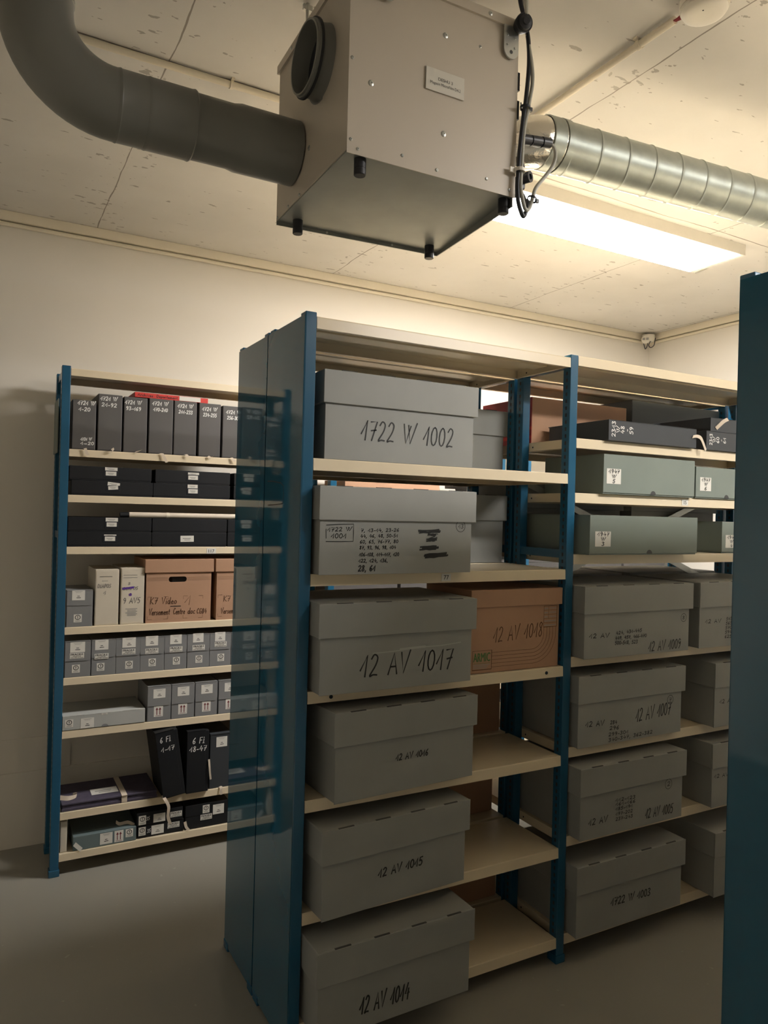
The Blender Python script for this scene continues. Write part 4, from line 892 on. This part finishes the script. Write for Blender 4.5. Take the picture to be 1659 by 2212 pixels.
# ---------------------------------------------------------------- ducts
PV = thing('plastic_air_duct', 'dark grey plastic duct bending up to the ceiling, left of the dehumidifier', 'duct', (-.75,-.262,2.525))
py = lambda x: 0.0
def pl(x, y=0.0, z=0.0): return (x+.75, y, z)
MB().tube([pl(-.1525),pl(-.30)], .0785, 40).build('socket_pipe', M_PVC, PV)
MB().ring([(0,.0775),(.148,.0775),(.166,.0735),(.30,.0735)], pl(-.1525), (-1,0,0), 48).build('straight_pipe', M_PVC, PV)
o = PV.children[0]; bpy.data.objects.remove(o)
MB().ring([(0,.0730),(0,.0775),(.003,.0790),(.010,.0775),(.10,.0775),(.104,.0785),(.110,.0770)], pl(-.410), (-1,0,0), 48).build('coupling', M_PVC, PV)
MB().ring([(0,.0768),(.055,.0768),(.058,.0782),(.064,.0768)], pl(-.520), (-1,0,0), 48).build('coupling', M_PVC, PV)
rb = .165
arc = [pl(-.575)]+[pl(-.585-rb*math.sin(math.radians(a)), 0, rb*(1-math.cos(math.radians(a)))) for a in range(0, 91, 6)]
MB().tube(arc+[pl(-.585-rb,0,rb+.02)], .0765, 40, cap=False).build('elbow', M_PVC, PV)
MB().ring([(0,.0765),(.002,.0785),(.010,.0785),(.012,.0765),(.262,.0765)], pl(-.585-rb,0,rb+.018), (0,0,1), 44).build('riser_pipe', M_PVC, PV)

GD = thing('spiral_air_duct', 'galvanised spiral duct running right from behind the dehumidifier', 'duct', (.66,-.312,2.735))
a_ = Vector((0,0,0)); e_ = Vector((2.82,-.225,.0)); dr = (e_-a_).normalized(); Ln = (e_-a_).length
prof = [(0,.0745),(.0,.0775),(.022,.0775),(.024,.0742)]; pitch = .107; k = 1
s_ = .035
while s_ < Ln-.02:
    prof += [(s_-.012,.0742),(s_-.0045,.0742),(s_-.0035,.0745),(s_-.001,.0765),(s_+.001,.0765),(s_+.0035,.0745),(s_+.0045,.0742),(s_+.012,.0742)]; s_ += pitch
prof += [(Ln,.0742)]
# seams lean a little, as the wound strip does: shear the rings along the axis
b = MB().ring(prof, a_, dr, 56)
vv = []
for q in b.v:
    q = Vector(q); al = (q-a_).dot(dr); rad = q-a_-dr*al
    sh = .020*(rad.y/.0745) if al > .026 and al < Ln-.01 else 0
    vv.append(tuple(q+dr*sh))
b.v = vv; b.build('spiral_pipe', M_GALV, GD)
MB().ring([(1.02,.0745),(1.022,.0785),(1.06,.0785),(1.062,.0745)], a_, dr, 48).build('joint_collar', M_FOIL, GD)
el_path = smooth_path([(-.306,.145,-.035),(-.25,.14,-.035),(-.19,.115,-.028),(-.13,.060,-.012),(-.08,.018,-.003),(-.03,.003,0),(.012,-.001,0)], 6)
MB().tube(el_path, .0735, 40, cap=False).build('foil_wrapped_elbow', M_FOIL, GD)
MB().ring([(-.050,.0735),(-.048,.0765),(-.006,.0765),(-.004,.0735)], a_, dr, 48).build('clamp_ring', M_GALV, GD)

# ---------------------------------------------------------------- detectors and conduits
SD = thing('smoke_detector', 'round white smoke detector on the ceiling at the end of the conduit', 'detector', (.768,-.748,2.97))
MB().ring([(0,0),(0,.058),(.012,.058),(.013,.060),(.030,.060)], (0,0,0), (0,0,-1), 48).build('base', M_WHITEP, SD)
MB().ring([(.026,.061),(.034,.0605),(.0345,.057),(.0385,.057),(.039,.0595),(.041,.059),(.0415,.055),(.0445,.055),(.045,.0565),(.052,.052),(.0565,.042),(.0575,.02),(.0575,0)], (0,0,0), (0,0,-1), 48).build('sensor_head', M_WHITEP, SD)
MB().ring([(.0570,.0022),(.0580,.002),(.0580,0)], (-.02,-.012,0), (0,0,-1), 10).build('indicator', M_GREYD, SD)
CR = thing('ceiling_conduit', 'grey conduit on the ceiling running to the smoke detector', 'conduit', (.768,.26,2.955))
MB().cyl((0,0,0),(0,-.915,0),.0105,16).build('conduit_pipe', M_TRIM, CR)
for y in (-.30,-.80): MB().ring([(0,.0112),(0,.0135),(.012,.0135),(.012,.0112)], (0,y,0), (0,1,0), 18).box(-.020,.020,y,y+.012,.009,.0148).build('pipe_clip', M_TRIM, CR)
o = MB()
for i in range(3): o.tube(smooth_path([(-.003+.003*i,-.900,.001*i),(-.004+.004*i,-.925,-.004),(-.003+.004*i,-.942,-.002*i),(.0,-.955,.0)], 6), .0022, 8)
o.build('red_wires', mat('red_insulation', (.25,.02,.03), .5), CR)
CL = thing('ceiling_conduit', 'long pale conduit on the ceiling behind the plastic duct', 'conduit', (-1.6,.262,2.957))
MB().cyl((0,0,0),(2.368,0,0),.0105,16).build('conduit_pipe', M_TRIM, CL)
for x in (.60,1.43,2.2): MB().ring([(0,.0112),(0,.0135),(.010,.0135),(.010,.0112)], (x,0,0), (1,0,0), 18).box(x,x+.010,-.022,.022,.008,.0128).build('pipe_clip', M_TRIM, CL)
PS = thing('corner_sensor', 'small white sensor with dark looped leads in the ceiling corner', 'sensor', (3.392,1.768,2.955))
fd = Vector((-.75,-.66,0)).normalized(); sd = Vector((.66,-.75,0))
b = MB(); b.ring([(0,0),(0,.044),(.034,.044),(.050,.036),(.052,0)], (0,0,-.004), (0,0,-1), 32); b.build('body', M_WHITEP, PS)
fo = Vector((0,0,-.042))+fd*.030-sd*.018
o = MB().ring([(0,.030),(.010,.030),(.014,.027),(.015,0)], fo, fd, 30).build('front_face', M_WHITEP, PS)
f2 = fo+fd*.0152; b = MB()
for s in (-1, 1): b.add([f2+sd*(s*.003)+Vector((0,0,-.005)), f2+sd*(s*.021)+Vector((0,0,-.005)), f2+sd*(s*.021)+Vector((0,0,.012)), f2+sd*(s*.003)+Vector((0,0,.012))], [(0,1,2,3)])
b.build('grille', M_INKL, o)
for pth in ([fo-sd*.014+Vector((0,0,-.022)), fo-sd*.006+Vector((0,0,-.052)), fo+Vector((0,0,-.066)), fo+sd*.010+Vector((0,0,-.050)), fo+sd*.016+Vector((0,0,-.020))],
            [fo+sd*.034+Vector((0,0,-.010)), fo+sd*.022+Vector((0,0,-.040)), fo+sd*.036+Vector((0,0,-.058)), fo+sd*.058+Vector((0,0,-.040)), fo+sd*.066+Vector((0,0,.010))]):
    MB().tube(smooth_path(pth, 8), .0030, 10).build('lead_loop', M_PLUG, PS)
